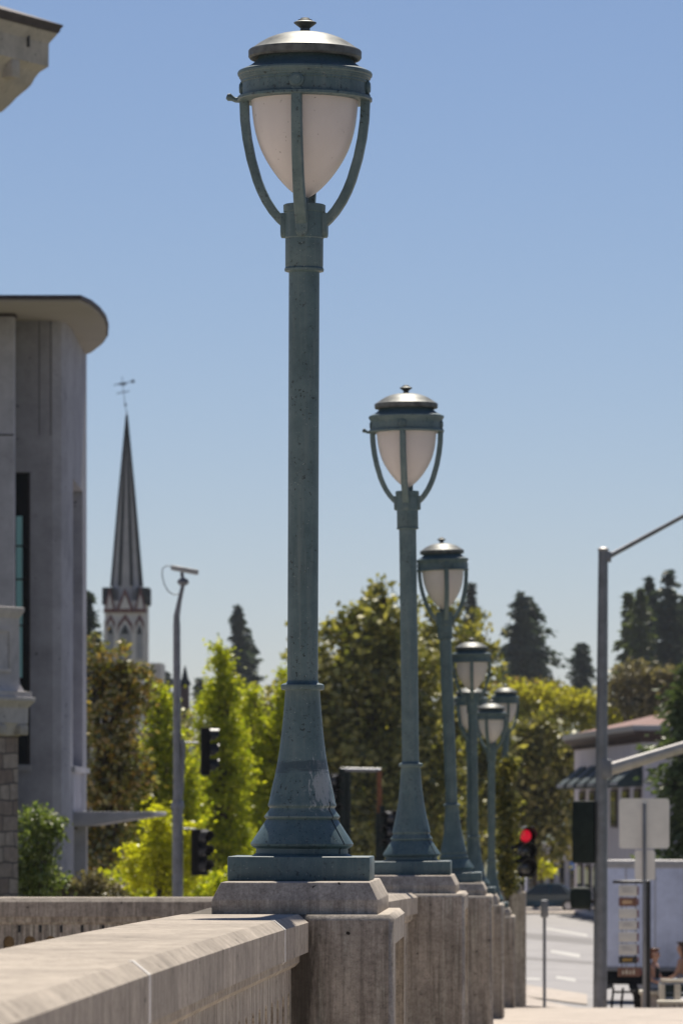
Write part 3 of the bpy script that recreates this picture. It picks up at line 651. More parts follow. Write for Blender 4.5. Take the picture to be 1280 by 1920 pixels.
# ------------------------------------------------------------------ signal poles
def signal_head(parent, px, py, d, h, mat, turn=0, lit=None, lensmat=None, depth=.2, wfac=.37):
    """vertical three-lamp head; turn = degrees its lenses look away from the camera (0 = towards it)"""
    w = h*wfac; c = P(px, py, d); Mx = Matrix.Rotation(R(turn), 3, 'Z')
    hd = MB().box(c, (w, depth, h), Mx).build('signal_head', mat, parent, bevel=.03)
    for k in range(3):
        zc = (1-k)*h*.315; r = w*.40
        ctr = Vector((0, -depth/2, zc))
        ring = []; n = 14
        outer = [Vector((r*1.12*math.cos(a), 0, r*1.12*math.sin(a))) for a in np.linspace(-.5, math.pi+.5, n)]
        inner = [q*.9 for q in outer]
        m = MB()
        L = [.02, .02]
        rings = []
        for yy, cut in ((0.0, 1.0), (-.20, .98)):
            rings.append([c+Mx @ (ctr+q*cut+Vector((0, yy*(1 if q.z > -.01 else .55), 0))) for q in outer]+[c+Mx @ (ctr+q*cut+Vector((0, yy*(1 if q.z > -.01 else .55), 0))) for q in inner[::-1]])
        m.sweep(rings); m.build('visor', M['visor'], hd, smooth=40)
        lm = M['red'] if lit == k else (lensmat or M['lens_off'])
        q = MB(); q.sweep([[c+Mx @ (ctr+Vector((r*.70*e*math.cos(a), yy, r*.70*e*math.sin(a)))) for a in np.linspace(0, 2*math.pi, 18, endpoint=False)] for e, yy in ((1, 0.0), (1, -.01), (.7, -.03), (.1, -.042))])
        q.build('lens', lm, hd, smooth=60)
    return hd
def left_mast():
    d = 117.0; s = d/F; b = P(334, 1520, d)
    t = thing('camera_mast', (b.x, d, gz(d)-.15), 'slim grey mast with a tilted camera bar on top and two black traffic signals', 'signal mast')
    MB().tube([(b.x, d, gz(d)-.2), P(333, 1515, d), P(333, 1512, d), P(332, 1340, d), P(331.5, 1168, d)], [.12, .115, .093, .085, .078], 16).build('pole', M['galv'], t)
    MB().tube([P(331.5, 1172, d), P(331.5, 1155, d), P(337, 1125, d), P(343, 1098, d)], [.075, .07, .05, .045], 12).build('top_bracket', M['galv'], t)
    MB().ball(P(343.5, 1091, d), (.13, .13, .09)).build('swivel', M['galv'], t)
    MB().tube([P(343.5, 1091, d), P(341, 1073, d)], .04, 8).build('camera_neck', M['galv'], t)
    cm = MB(); a, e = P(321, 1064, d), P(372, 1073.5, d); ang = math.atan2(e.z-a.z, e.x-a.x)
    cm.box((a+e)/2, ((e-a).length, .14, .115), Matrix.Rotation(-ang, 3, 'Y')); cm.build('camera', M['galv_l'], t, bevel=.02)
    MB().tube([P(322, 1062, d), P(312, 1061, d), P(305, 1066, d), P(304, 1078, d), P(308, 1095, d), P(315, 1108, d), P(325, 1115, d), P(338, 1114, d)], .012, 6).build('cable', M['galv'], t)
    MB().tube([P(334, 1392, d), P(372, 1393, d)], .025, 8).build('signal_arm', M['galv'], t)
    MB().lathe([(.14, P(0, 1516, d).z), (.14, P(0, 1506, d).z), (.11, P(0, 1500, d).z)], 16, (P(333, 0, d).x, d, 0)).build('collar', M['galv'], t)
    MB().tube([P(341, 1386, d), P(344, 1400, d), P(341, 1470, d), P(338, 1500, d)], .05, 8).build('conduit', M['galv'], t)
    signal_head(t, 385, 1409, d, 1.05, M['black'], 96)
    MB().tube([P(334, 1553, d), P(366, 1555, d)], .02, 8).build('signal_arm', M['galv'], t)
    signal_head(t, 374, 1598, d, 1.02, M['black'], 55)
left_mast()
def mid_signals():
    d = 150.0; b = P(641, 1520, d)
    t = thing('traffic_signal', (b.x, d, gz(d)-.15), 'dark traffic signal touching the right edge of the flared base of the nearest lamp', 'traffic signal', 'dark signals beyond the bridge')
    MB().tube([(b.x, d, gz(d)-.2), P(641, 1440, d)], .09, 12).build('pole', M['green_blk'], t)
    signal_head(t, 622, 1492, d, 1.25, M['black'], 40, wfac=.34)
    fr = thing('sign_frame', P(680, 1600, d), 'empty rectangular steel frame with a rusty right upright behind the nearest lamp', 'sign frame')
    MB().tube([P(638, 1443, d), P(714, 1444, d)], .055, 8).build('top_rail', M['galv'], fr)
    MB().tube([P(711, 1446, d), P(711, 1525, d)], .07, 8).build('upright', M['rust'], fr)
    MB().tube([P(650, 1446, d+.3), (P(650, 0, d).x, d+.3, gz(d)-.2)], .11, 8).build('upright', M['green_blk'], fr)
    MB().tube([P(711, 1525, d), (P(711, 0, d).x, d, gz(d)-.2)], .11, 8).build('upright', M['green_blk'], fr)
    b = P(722, 1520, d)
    t = thing('traffic_signal', (b.x, d-1, gz(d)-.15), 'dark traffic signal with a sunlit visor just left of the second lamp base', 'traffic signal', 'dark signals beyond the bridge')
    MB().tube([(b.x, d-1, gz(d)-.2), P(716, 1510, d-1)], .08, 12).build('pole', M['green_blk'], t)
    signal_head(t, 734, 1560, d-1, 1.2, M['black'], -40, wfac=.36)
mid_signals()
def red_signal():
    d = 108.0; b = P(979, 1600, d)
    t = thing('traffic_signal', (b.x, d, gz(d)-.12), 'black traffic signal showing a red light in front of the dark trees', 'traffic signal')
    MB().tube([(b.x, d+.1, gz(d)-.2), P(979, 1550, d+.1)], .045, 12).build('pole', M['black'], t)
    signal_head(t, 979.5, 1597, d, 1.03, M['black'], 22, lit=0, wfac=.43, depth=.3)
red_signal()
def right_pole():
    d = 100.0; b = P(1124, 1900, d)
    t = thing('signal_pole', (b.x, d, gz(d)), 'tall thick grey steel pole with two arms reaching off to the right', 'signal pole')
    MB().tube([(b.x, d, gz(d)-.02), P(1125, 1700, d), P(1130, 1032, d)], [.132, .128, .092], 20).build('pole', M['galv'], t)
    MB().lathe([(.135, gz(d)-.01), (.17, gz(d)), (.17, gz(d)+.03), (.135, gz(d)+.06)], 20, (b.x, d, 0)).build('base_flange', M['galv'], t)
    q = P(1130, 1030, d); MB().lathe([(.1, q.z-.03), (.104, q.z-.02), (.104, q.z+.01), (.05, q.z+.045), (0, q.z+.05)], 16, (q.x, d, 0)).build('pole_cap', M['galv_l'], t)
    MB().tube([P(1134, 1046, d), P(1143, 1042, d), P(1280, 968, d), P(1330, 945, d), P(1420, 925, d)], [.085, .05, .04, .035, .03], 12).build('luminaire_arm', M['galv'], t)
    MB().box(P(1139, 1044, d), (.12, .14, .20)).build('arm_plate', M['galv'], t, bevel=.01)
    MB().tube([P(1128, 1446, d), P(1150, 1440, d), P(1290, 1398, d), P(1500, 1350, d)], [.13, .118, .105, .09], 16).build('mast_arm', M['galv_l'], t)
    MB().box(P(1136, 1442, d), (.2, .26, .36)).build('arm_plate', M['galv'], t, bevel=.015)
    signal_head(t, 1094, 1560, d, 1.17, M['green_blk'], 160, wfac=.36)
    MB().tube([P(1094, 1512, d), P(1124, 1512, d)], .022, 8).build('signal_arm', M['black'], t)
    ps = MB().box(P(1088, 1684, d), (.40, .30, .42)).build('pedestrian_signal', M['green_blk'], t, bevel=.10, seg=4)
    MB().tube([P(1100, 1690, d), P(1124, 1690, d)], .03, 8).build('signal_arm', M['black'], t)
    return t
right_pole()
def push_post():
    d = 104.9; b = P(1020, 1880, d)
    t = thing('button_post', (b.x, d, gz(d)), 'thin grey post with a small dark push button box, standing on the kerb', 'push button post')
    MB().tube([(b.x, d, gz(d)), P(1020, 1715, d)], .032, 10).build('post', M['galv'], t)
    MB().box(P(1020, 1704, d), (.15, .12, .34)).build('button_box', M['galv'], t, bevel=.02)
push_post()
def road_sign():
    d = 94.0; b = P(1207, 1900, d)
    t = thing('road_sign', (b.x, d, gz(d)), 'back of a large pale road sign and smaller plate on one grey post', 'road sign')
    MB().box2((b.x-.03, d-.03, gz(d)-.02), (b.x+.03, d+.03, P(0, 1505, d).z)).build('post', M['galv'], t, bevel=.008)
    m = MB(); 
    def plate(x0, x1, y0, y1, r, nm):
        a, c = P(x0, y1, d), P(x1, y0, d); pts = []
        for (cx, cz, s) in ((c.x-r, c.z-r, 0), (a.x+r, c.z-r, 1), (a.x+r, a.z+r, 2), (c.x-r, a.z+r, 3)):
            for q in np.linspace(0, math.pi/2, 6): pts.append((cx+r*math.cos(q+s*math.pi/2), cz+r*math.sin(q+s*math.pi/2)))
        MB().sweep([[(x, d+.034, z) for x, z in pts], [(x, d+.038, z) for x, z in pts]]).build(nm, M['alu'], t)
    plate(1160, 1254, 1497, 1591, .06, 'sign_plate'); plate(1189, 1227, 1594, 1650, .05, 'lower_plate')
road_sign()
def directory():
    d = 96.0; b = P(1214, 1900, d)
    t = thing('directory_sign', (b.x, d, gz(d)), 'tall dark post with a ladder of hanging small white and brown shop boards', 'directory sign')
    MB().box2((b.x-.045, d-.04, gz(d)-.02), (b.x+.045, d+.04, P(0, 1651, d).z)).build('post', M['dark_metal'], t, bevel=.008)
    MB().tube([P(1148, 1653.5, d), P(1216, 1653.5, d)], .028, 8).build('bracket_bar', M['dark_metal'], t)
    for x in (1165, 1191): MB().tube([P(x, 1655, d+.02), P(x, 1822, d+.02)], .008, 6).build('hanger', M['dark_metal'], t)
    rows = [(1660, 1680, 'board_w'), (1683, 1699, 'board_br'), (1704, 1722, 'board_w'), (1726, 1743, 'board_w'), (1748, 1766, 'board_w'), (1770, 1790, 'board_w'), (1793, 1806, 'board_dk'), (1814, 1831, 'board_br')]
    for i, (y0, y1, mt) in enumerate(rows):
        w = (1157, 1199) if i == 7 else (1159, 1193)
        a, c = P(w[0], y1, d), P(w[1], y0, d)
        bd = MB().box2((a.x, d-.02, a.z), (c.x, d+.015, c.z)).build('shop_board', M[mt], t, bevel=.004)
        MB().box2((c.x+.004, d-.015, a.z+.02), (c.x+.035, d+.01, c.z-.02)).build('board_end', M['church_red'], t)
        if mt == 'board_w' and i in (3, 5, 0):
            for k in range(2): MB().box2((a.x+.06, d-.024, lerp(a.z, c.z, .38+.25*k)), (c.x-.07-.05*k, d-.0205, lerp(a.z, c.z, .46+.25*k))).build('lettering', M['louver'], bd)
        if i in (1, 6, 7):
            mt2 = {1: 'tan', 6: 'gold', 7: 'cream'}[i]; n = {1: 6, 6: 4, 7: 4}[i]
            for k in range(n):
                xx = lerp(a.x+.07, c.x-.08, (k+.5)/n); h = {1: .45, 6: .4, 7: .5}[i]
                MB().box2((xx-.018, d-.0245, lerp(a.z, c.z, .5-h/2)), (xx+.012, d-.0205, lerp(a.z, c.z, .5+h/2*(.7+.3*(k % 2))))).build('lettering', M[mt2], bd)
directory()
def rack():
    d = 99.0
    t = thing('bike_rack', (P(1160, 0, d).x, d, gz(d)), 'low black metal rail rack with bent legs beside the thick grey pole', 'bike rack')
    for x in (1147, 1165): MB().tube([P(x-1, 1898, d), P(x-1, 1880, d), P(x+1, 1866, d), P(x+2, 1852, d)], .022, 8).build('leg', M['black'], t)
    MB().tube([P(1148, 1860, d+.02), P(1190, 1860, d+.02)], .02, 8).build('rail', M['black'], t)
rack()
def seats():
    d = 100.0; g = gz(d)
    a, c = P(1201, 1900, d), P(1231, 1857, d)
    t = thing('concrete_bench', ((a.x+c.x)/2, d, g), 'pale concrete bench block under the seated person in black', 'bench')
    MB().box2((a.x, d-.25, g-.01), (c.x, d+.3, c.z-.07)).build('bench_base', M['walk'], t, bevel=.01)
    MB().box2((a.x-.04, d-.3, c.z-.069), (c.x+.04, d+.35, c.z)).build('bench_top', M['cream'], t, bevel=.012)
    d = 97.5; g = gz(d)
    a, c = P(1233, 1900, d), P(1310, 1876, d)
    t = thing('planter_wall', ((a.x+c.x)/2, d, g), 'low concrete planter wall with a pale top in the bottom right corner', 'low wall')
    MB().box2((a.x, d-.2, g-.01), (c.x, d+.2, c.z-.05)).build('wall', M['conc'], t, bevel=.01)
    MB().box2((a.x-.02, d-.23, c.z-.049), (c.x+.02, d+.23, c.z)).build('coping', M['cream'], t, bevel=.01)
    d = 98.6; g = gz(d)
    t = thing('park_bench', (P(1265, 0, d).x, d, g), 'bench back with dark slats between pale posts, above the low planter wall', 'bench')
    for x in (1240, 1269, 1300):
        q = P(x, 1845, d); MB().box2((q.x-.06, d-.06, g-.01), (q.x+.06, d+.06, q.z)).build('post', M['cream'], t, bevel=.02)
    for y in (1850, 1858, 1866): q0, q1 = P(1244, y, d), P(1300, y, d); MB().box2((q0.x, d+.062, q0.z-.033), (q1.x, d+.09, q0.z+.033)).build('slat', M['awning'], t)
    q0, q1 = P(1238, 1842, d), P(1303, 1836, d); MB().box2((q0.x, d-.05, q0.z), (q1.x, d+.15, q1.z)).build('top_rail', M['cream'], t, bevel=.01)
    MB().box2((q0.x, d+.1, g+.42), (q1.x, d+.5, g+.46)).build('seat', M['awning'], t)
    d = 100.6; g = gz(d); c = P(1196, 1900, d)
    t = thing('plant_pot', (c.x, d, g), 'black tapered pot at the left end of the concrete bench', 'pot')
    MB().lathe([(.05, g), (.07, g+.02), (.115, g+.42), (.125, g+.44), (.10, g+.44), (.09, g+.40), (0, g+.40)], 20, (c.x, d, 0)).build('pot', M['black'], t)
seats()

# ------------------------------------------------------------------ people
def skin(name, verts, edges, rad, mat, parent, sub=2):
    me = bpy.data.meshes.new(name); me.from_pydata([tuple(v) for v in verts], edges, [])
    o = bpy.data.objects.new('tmp', me); COL.objects.link(o)
    o.modifiers.new('s', 'SKIN'); sub_ = o.modifiers.new('d', 'SUBSURF'); sub_.levels = sub; sub_.render_levels = sub
    for i, r in enumerate(rad):
        rr = r if isinstance(r, tuple) else (r, r); me.skin_vertices[0].data[i].radius = rr
    me.skin_vertices[0].data[0].use_root = True
    dg = bpy.context.evaluated_depsgraph_get(); ev = bpy.data.meshes.new_from_object(o.evaluated_get(dg))
    bpy.data.objects.remove(o); ev.name = name
    ev.materials.clear(); ev.materials.append(mat)
    for p in ev.polygons: p.use_smooth = True
    ob = bpy.data.objects.new(name, ev); COL.objects.link(ob); ob.parent = parent
    return ob
def seated(loc, rot, k, label, hairmat, topmat, legmat, long_hair):
    """sits facing local +X, seat level z=0 at the root"""
    root = thing('person', loc, label, 'person'); root.rotation_euler = (0, 0, rot); root.scale = (k, k, k)
    V = []; E = []; Rr = []
    def ch(parent, *pts):
        for p, r in pts:
            V.append(p); Rr.append(r)
            if parent is not None: E.append((parent, len(V)-1))
            parent = len(V)-1
        return parent
    pel = ch(None, ((0, 0, .11), (.12, .15)))
    chest = ch(pel, ((.01, 0, .26), (.105, .13)), ((.03, 0, .42), (.11, .16)))
    neck = ch(chest, ((.05, 0, .545), (.06, .07)), ((.07, 0, .60), .05))
    head = ch(neck, ((.085, 0, .665), (.072, .068)), ((.09, 0, .74), (.092, .078)), ((.08, 0, .81), (.075, .07)))
    ch(head-1, ((.178, 0, .735), .014))                 # nose
    ch(head-1, ((.075, .088, .735), .012)); ch(head-1, ((.075, -.088, .735), .012))
    hands = []
    for s in (-1, 1):
        sh = ch(chest, ((.03, s*.16, .49), .055))
        el = ch(sh, ((.04, s*.21, .34), .043), ((.10, s*.22, .22), .038))
        wr = ch(el, ((.22, s*.19, .17), .03), ((.32, s*.16, .145), .024))
        pm = ch(wr, ((.37, s*.15, .14), (.018, .034)), ((.40, s*.15, .138), (.015, .034)))
        for j in range(4):
            ln = (.03, .036, .034, .026)[j]; o = (j-1.5)*.019
            ch(pm, ((.42, s*.15+o, .137), .009), ((.42+ln, s*.15+o, .13), .008), ((.42+ln*1.8, s*.15+o, .112), .007))
        ch(wr+1, ((.365, s*.15-s*.038, .135), .010), ((.39, s*.15-s*.055, .125), .009))
        hp = ch(pel, ((.05, s*.09, .09), .085))
        kn = ch(hp, ((.25, s*.10, .095), .072), ((.45, s*.11, .09), .056))
        an = ch(kn, ((.47, s*.11, -.08), .052), ((.44, s*.11, -.26), .045), ((.43, s*.11, -.37), .036))
        ch(an, ((.45, s*.11, -.40), .036), ((.56, s*.11, -.415), .03))
    skin('body', V, E, Rr, M['skin'], root)
    skin('top', [(0, 0, .08), (.01, 0, .26), (.03, 0, .42), (.045, 0, .50)], [(0, 1), (1, 2), (2, 3)], [(.125, .165), (.118, .145), (.122, .172), (.08, .13)], topmat, root)
    LV = [(0, 0, .09)]; LE = []; LR = [(.13, .16)]
    for s in (-1, 1):
        b = len(LV); LV += [(.06, s*.095, .09), (.25, s*.10, .095), (.46, s*.11, .09), (.475, s*.11, -.08), (.445, s*.11, -.30)]
        LR += [.095, .082, .066, .06, .058]; LE += [(0, b), (b, b+1), (b+1, b+2), (b+2, b+3), (b+3, b+4)]
    skin('trousers', LV, LE, LR, legmat, root)
    for s in (-1, 1): skin('shoe', [(.42, s*.11, -.40), (.5, s*.11, -.42), (.57, s*.11, -.425)], [(0, 1), (1, 2)], [.05, .046, .036], M['blackcloth'], root)
    hv = [(.055, 0, .76), (.06, 0, .825), (.02, 0, .74), (.0, 0, .66)]+([(-.02, 0, .55), (-.02, 0, .44)] if long_hair else [])
    skin('hair', hv, [(0, 1), (0, 2)]+[(i, i+1) for i in range(2, len(hv)-1)], [(.095, .092), (.07, .075), (.085, .088), (.07, .08)]+([(.06, .085), (.04, .06)] if long_hair else []), hairmat, root)
    for s in (-1, 1):
        MB().ball((.165, s*.032, .745), (.01, .014, .009), 8, 6).build('eye', M['board_w'], None).parent = root
    MB().ball((.168, 0, .695), (.008, .024, .007), 8, 6).build('mouth', M['church_red'], None).parent = root
seated(P(1221, 1857, 100.0), R(-28), .93, 'person in a black tank top with auburn hair sitting on the concrete bench', M['hair'], M['blackcloth'], M['denim'], False)
seated(P(1284, 1850, 99.4), R(150), .98, 'person with dark hair in pale clothes cut off by the right edge', M['hair_dk'], M['palecloth'], M['denim'], True)

# ------------------------------------------------------------------ vehicles
def truck():
    d = 130.0; g = gz(d)-.12; s = d/F
    an = R(11); ux = Vector((math.cos(an), -math.sin(an), 0)); uy = Vector((math.sin(an), math.cos(an), 0))
    near = P(1118, 1700, d); near.z = g
    t = thing('box_truck', tuple(near), 'white box truck parked side on behind the signs and seated people', 'truck')
    Mx = Matrix(((ux.x, uy.x, 0), (ux.y, uy.y, 0), (0, 0, 1)))
    def bx(lx0, lx1, ly0, ly1, z0, z1, nm, mt, par=t, bev=.01):
        c = near+ux*(lx0+lx1)/2+uy*(ly0+ly1)/2; c.z = g+(z0+z1)/2
        return MB().box(c, (lx1-lx0, ly1-ly0, z1-z0), Mx).build(nm, mt, par, bevel=bev)
    H1 = 1.6-(1615-HY)*s-g; H0 = 1.6-(1816-HY)*s-g
    cb = bx(0, 6.4, 0, 2.4, H0, H1, 'cargo_box', M['truck'])
    for k in range(1, 9): bx(k*.72-.012, k*.72+.012, -.006, .01, H0+.05, H1-.16, 'panel_seam', M['galv_l'], cb, 0)
    bx(-.02, 6.42, -.012, 2.412, H1-.16, H1+.02, 'roof_rail', M['galv_l'], cb)
    bx(-.02, 6.42, -.012, 2.412, H0-.06, H0+.05, 'floor_rail', M['galv'], cb)
    bx(-.035, 0, .08, 2.32, H0+.08, H1-.2, 'rear_door', M['soffit'])
    for k in range(4): bx(-.05, -.03, .15+.6*k, .2+.6*k, H0+.1, H1-.25, 'door_bar', M['brown'])
    bx(.1, 8.6, .6, 1.8, H0-.32, H0-.06, 'chassis', M['black'])
    bx(6.5, 8.4, .1, 2.3, .5, 2.3, 'cab', M['white'], t, .15)
    for lx in (1.25, 7.6):
        for ly in (.15, 2.25):
            c = near+ux*lx+uy*ly; c.z = g+.48
            q = [[c+ux*r*.48*math.cos(a)+uy*yy+Vector((0, 0, r*.48*math.sin(a))) for a in np.linspace(0, 2*math.pi, 24, endpoint=False)] for r, yy in ((.9, -.13), (1, -.1), (1, .1), (.9, .13))]
            w = MB().sweep(q).build('wheel', M['tyre'], t)
            q = [[c+ux*r*math.cos(a)+uy*yy+Vector((0, 0, r*math.sin(a))) for a in np.linspace(0, 2*math.pi, 16, endpoint=False)] for r, yy in ((.26, -.135), (.2, -.10))]
            MB().sweep(q).build('rim', M['rim'], w)
    bx(-.1, .0, .1, 2.3, H0-.55, H0-.4, 'bumper', M['black'])
    bx(.0, 5.9, 0, .06, H0-.38, H0-.08, 'side_skirt', M['black'])
    bx(-.03, .05, .2, .8, H0-.5, H0-.1, 'mud_flap', M['black'])
truck()
def car(cx, d, mat, label, L=4.3, Hh=1.48):
    g = gz(d)-.12; t = thing('parked_car', (cx, d, g), label, 'car')
    W2 = .86
    def side(x, z): return (cx+x*L/4.3, z*Hh/1.48+g)
    low = [(-2.15, .35), (-2.12, .62), (-1.95, .72), (-1.15, .86), (-.9, .90), (1.25, .92), (1.95, .92), (2.13, .82), (2.15, .4), (1.9, .25), (-1.95, .25)]
    q = [side(*p) for p in low]
    MB().sweep([[(x, d-W2+.05, z) for x, z in q], [(x, d-W2, z) for x, z in q], [(x, d+W2, z) for x, z in q], [(x, d+W2-.05, z) for x, z in q]]).build('body', mat, t, bevel=.03)
    cab = [(-1.12, .88), (-.35, 1.40), (-.1, 1.46), (.75, 1.47), (1.0, 1.42), (1.65, .90)]
    q = [side(*p) for p in cab]
    MB().sweep([[(x, d-W2+.06, z) if z < g+1 else (x, d-W2+.2, z) for x, z in q], [(x, d+W2-.06, z) if z < g+1 else (x, d+W2-.2, z) for x, z in q]]).build('cabin', mat, t, bevel=.03)
    for a, b in (((-.88, .93), (.28, 1.38)), ((.36, .93), (1.28, 1.38))):
        lo, hi = side(a[0], a[1]), side(b[0], b[1]); sl = .42 if a[0] < 0 else .1; sr = 0 if a[0] < 0 else .36
        def yy(z): return d-W2+.05+(z-lo[1])/(hi[1]-lo[1])*.10
        pts = [(lo[0], yy(lo[1]), lo[1]), (hi[0], yy(lo[1]), lo[1]), (hi[0]-sr, yy(hi[1]), hi[1]), (lo[0]+sl, yy(hi[1]), hi[1])]
        MB().add(pts+[(x, y+.02, z) for x, y, z in pts], [(0, 1, 2, 3), (7, 6, 5, 4), (0, 4, 5, 1), (1, 5, 6, 2), (2, 6, 7, 3), (3, 7, 4, 0)]).build('side_window', M['glass'], t)
    p0, p1 = side(-1.1, .92), side(-.40, 1.38)
    MB().add([(p0[0]-.02, d-W2+.14, p0[1]), (p0[0]-.02, d+W2-.14, p0[1]), (p1[0]-.02, d+W2-.26, p1[1]), (p1[0]-.02, d-W2+.26, p1[1])], [(0, 1, 2, 3)]).build('windscreen', glassy('sky reflection windscreen', (.10, .2, .3), .1), t)  # blue sky reflection put into the windscreen colour
    for x in (-1.3, 1.28):
        for s in (-1, 1):
            c = (cx+x*L/4.3, d+s*(W2-.1), g+.32)
            qs = [[(c[0]+r*math.cos(a), c[1]+yy, c[2]+r*math.sin(a)) for a in np.linspace(0, 2*math.pi, 24, endpoint=False)] for r, yy in ((.29, -.11), (.32, -.08), (.32, .08), (.29, .11))]
            w = MB().sweep(qs).build('wheel', M['tyre'], t)
            qs = [[(c[0]+r*math.cos(a), c[1]+s*yy, c[2]+r*math.sin(a)) for a in np.linspace(0, 2*math.pi, 16, endpoint=False)] for r, yy in ((.2, .113), (.12, .10))]
            MB().sweep(qs).build('rim', M['rim'], w)
    for s in (-1, 1):
        a = side(-2.12, .62); MB().box((a[0]+.05, d+s*.6, a[1]), (.1, .3, .12)).build('headlight', M['galv_l'], t, bevel=.02)
        a = side(2.13, .78); MB().box((a[0]-.02, d+s*.62, a[1]), (.08, .3, .12)).build('tail_light', M['red'] if False else M['church_red'], t, bevel=.02)
    return t
car(P(1018, 0, 278).x, 278, M['carblue'], 'dark blue parked car with sun glints beyond the road, below the red traffic light')
def van():
    d = 296.0; g = gz(d)-.1; x0, x1 = P(905, 0, d).x, P(986, 0, d).x; zt = P(0, 1646, d).z
    t = thing('white_van', ((x0+x1)/2, d, g), 'pale van parked behind the dark blue car, mostly hidden by the end pier', 'van')
    pts = [(x0, .35), (x0, 1.0), (x0+.45, 1.15), (x0+.9, zt-g), (x1, zt-g), (x1, .35)]
    MB().sweep([[(x, d-.9, g+z) for x, z in pts], [(x, d+.9, g+z) for x, z in pts]]).build('body', M['white'], t, bevel=.06)
    for x in (x0+.6, x1-.6):
        qs = [[(x+.33*r*math.cos(a), d-.8+yy, g+.33+.33*r*math.sin(a)) for a in np.linspace(0, 2*math.pi, 20, endpoint=False)] for r, yy in ((.9, -.12), (1, -.1), (1, .1))]
        MB().sweep(qs).build('wheel', M['tyre'], t)
    MB().box2((x0+1.0, d-.915, zt-.62), (x1-.3, d-.902, zt-.2)).build('side_window', M['glass'], t)
van()

# ------------------------------------------------------------------ buildings on the right
def white_building():
    u = Vector((-.091, .996, 0)); v = Vector((.996, .091, 0)); d = 240.0
    C = P(1207, 0, d); C.z = 0; L, Wd = 33.0, 18.0; g = -3.7
    z_e = EYE+(HY-1366)*.024
    c = C+u*L/2+v*Wd/2
    t = thing('white_building', (c.x, c.y, g), 'white plastered shop building with a red brown roof, grey gutter and dark awnings', 'building')
    m = MB(); rect_loft(m, c, v, u, Wd/2, L/2, [(0, g), (0, z_e-.25)]); m.build('wall', M['whitewall'], t)
    m = MB(); rect_loft(m, c, v, u, Wd/2, L/2, [(.03, z_e-.62), (.10, z_e-.60), (.14, z_e-.38), (.5, z_e-.25), (.52, z_e-.1)]); ev = m.build('eaves', M['brown'], t)
    m = MB(); rect_loft(m, c, v, u, Wd/2, L/2, [(.54, z_e-.10), (.58, z_e-.06), (.62, z_e+.14), (.50, z_e+.15)]); m.build('gutter', M['gutter'], t)
    m = MB(); rect_loft(m, c, v, u, Wd/2, L/2, [(.48, z_e+.12), (-4.6, z_e+1.35), (-5.0, z_e+1.35)]); m.build('roof', M['redroof'], t)
    Mx = Matrix(((u.x, -v.x, 0), (u.y, -v.y, 0), (0, 0, 1)))
    for k in range(26):
        p = C+u*(.5+k*1.25)-v*.16; MB().box((p.x, p.y, z_e-.5), (.22, .26, .16), Mx).build('dentil', M['brown'], ev)
    for k in range(6):
        p = C+u*(2.4+k*5.2); za, zb = P(0, 1432, d).z+.1, P(0, 1470, d).z+.1
        w = 1.7
        aw = MB().sweep([[p+u*sx*w-v*.02+Vector((0, 0, za)), p+u*sx*w-v*1.15+Vector((0, 0, zb)), p+u*sx*w-v*1.15+Vector((0, 0, zb-.2)), p+u*sx*w-v*.02+Vector((0, 0, zb-.2))] for sx in (-1, 1)]).build('awning', M['awning'], t)
        MB().box(p-v*1.17+Vector((0, 0, zb-.08)), (2*w, .03, .12), Mx).build('valance', M['gutter'], aw)
        wn = MB().box(p-v*.03+Vector((0, 0, zb-1.2)), (2.6, .1, 1.8), Mx).build('window', M['brown'], t)
        MB().box(p-v*.09+Vector((0, 0, zb-1.2)), (2.3, .04, 1.55), Mx).build('pane', M['glass'], wn)
    for k in range(3):
        p = C+v*(2.2+k*4.5)-u*.03+Vector((0, 0, z_e-1.5)); wn = MB().box(p, (.1, 1.3, 1.5), Mx).build('window', M['brown'], t)
        MB().box(p-u*.06, (.04, 1.1, 1.3), Mx).build('pane', M['glass'], wn)
    for k in range(8):
        p = C+u*(1.5+k*4.0)-v*.04+Vector((0, 0, -2.2)); wn = MB().box(p, (2.2, .1, 2.3), Mx).build('shop_window', M['brown'], t)
        MB().box(p-v*.06, (1.9, .04, 2.0), Mx).build('pane', M['glass'], wn)
white_building()
def shopfront():
    d = 335.0; g = -3.65; a, b = P(985, 0, d).x, P(1140, 0, d).x; zt = P(0, 1598, d).z
    t = thing('shop_arcade', ((a+b)/2, d, g), 'pale arcade of shop columns and dark doorways far behind the blue car', 'building')
    MB().box2((a, d+.6, g), (b, d+6, zt+.5)).build('wall', M['brown'], t)
    MB().box2((a-.2, d-.2, zt-.5), (b+.2, d+.59, zt+.4)).build('fascia', M['whitewall'], t)
    for k in range(9):
        x = lerp(a, b, k/8); MB().box2((x-.16, d-.1, g), (x+.16, d+.25, zt-.5)).build('column', M['whitewall'], t)
    for k in range(8):
        x = lerp(a, b, (k+.5)/8); MB().box2((x-.2, d+.55, g), (x+.22, d+.598, zt-.7)).build('door', M['glass'], t)
    MB().box2((P(1068, 0, d).x, d-.4, P(0, 1630, d).z), (P(1082, 0, d).x, d-.3, P(0, 1615, d).z)).build('sign', plain('blue sign', (.10, .25, .65), .5), t)
shopfront()

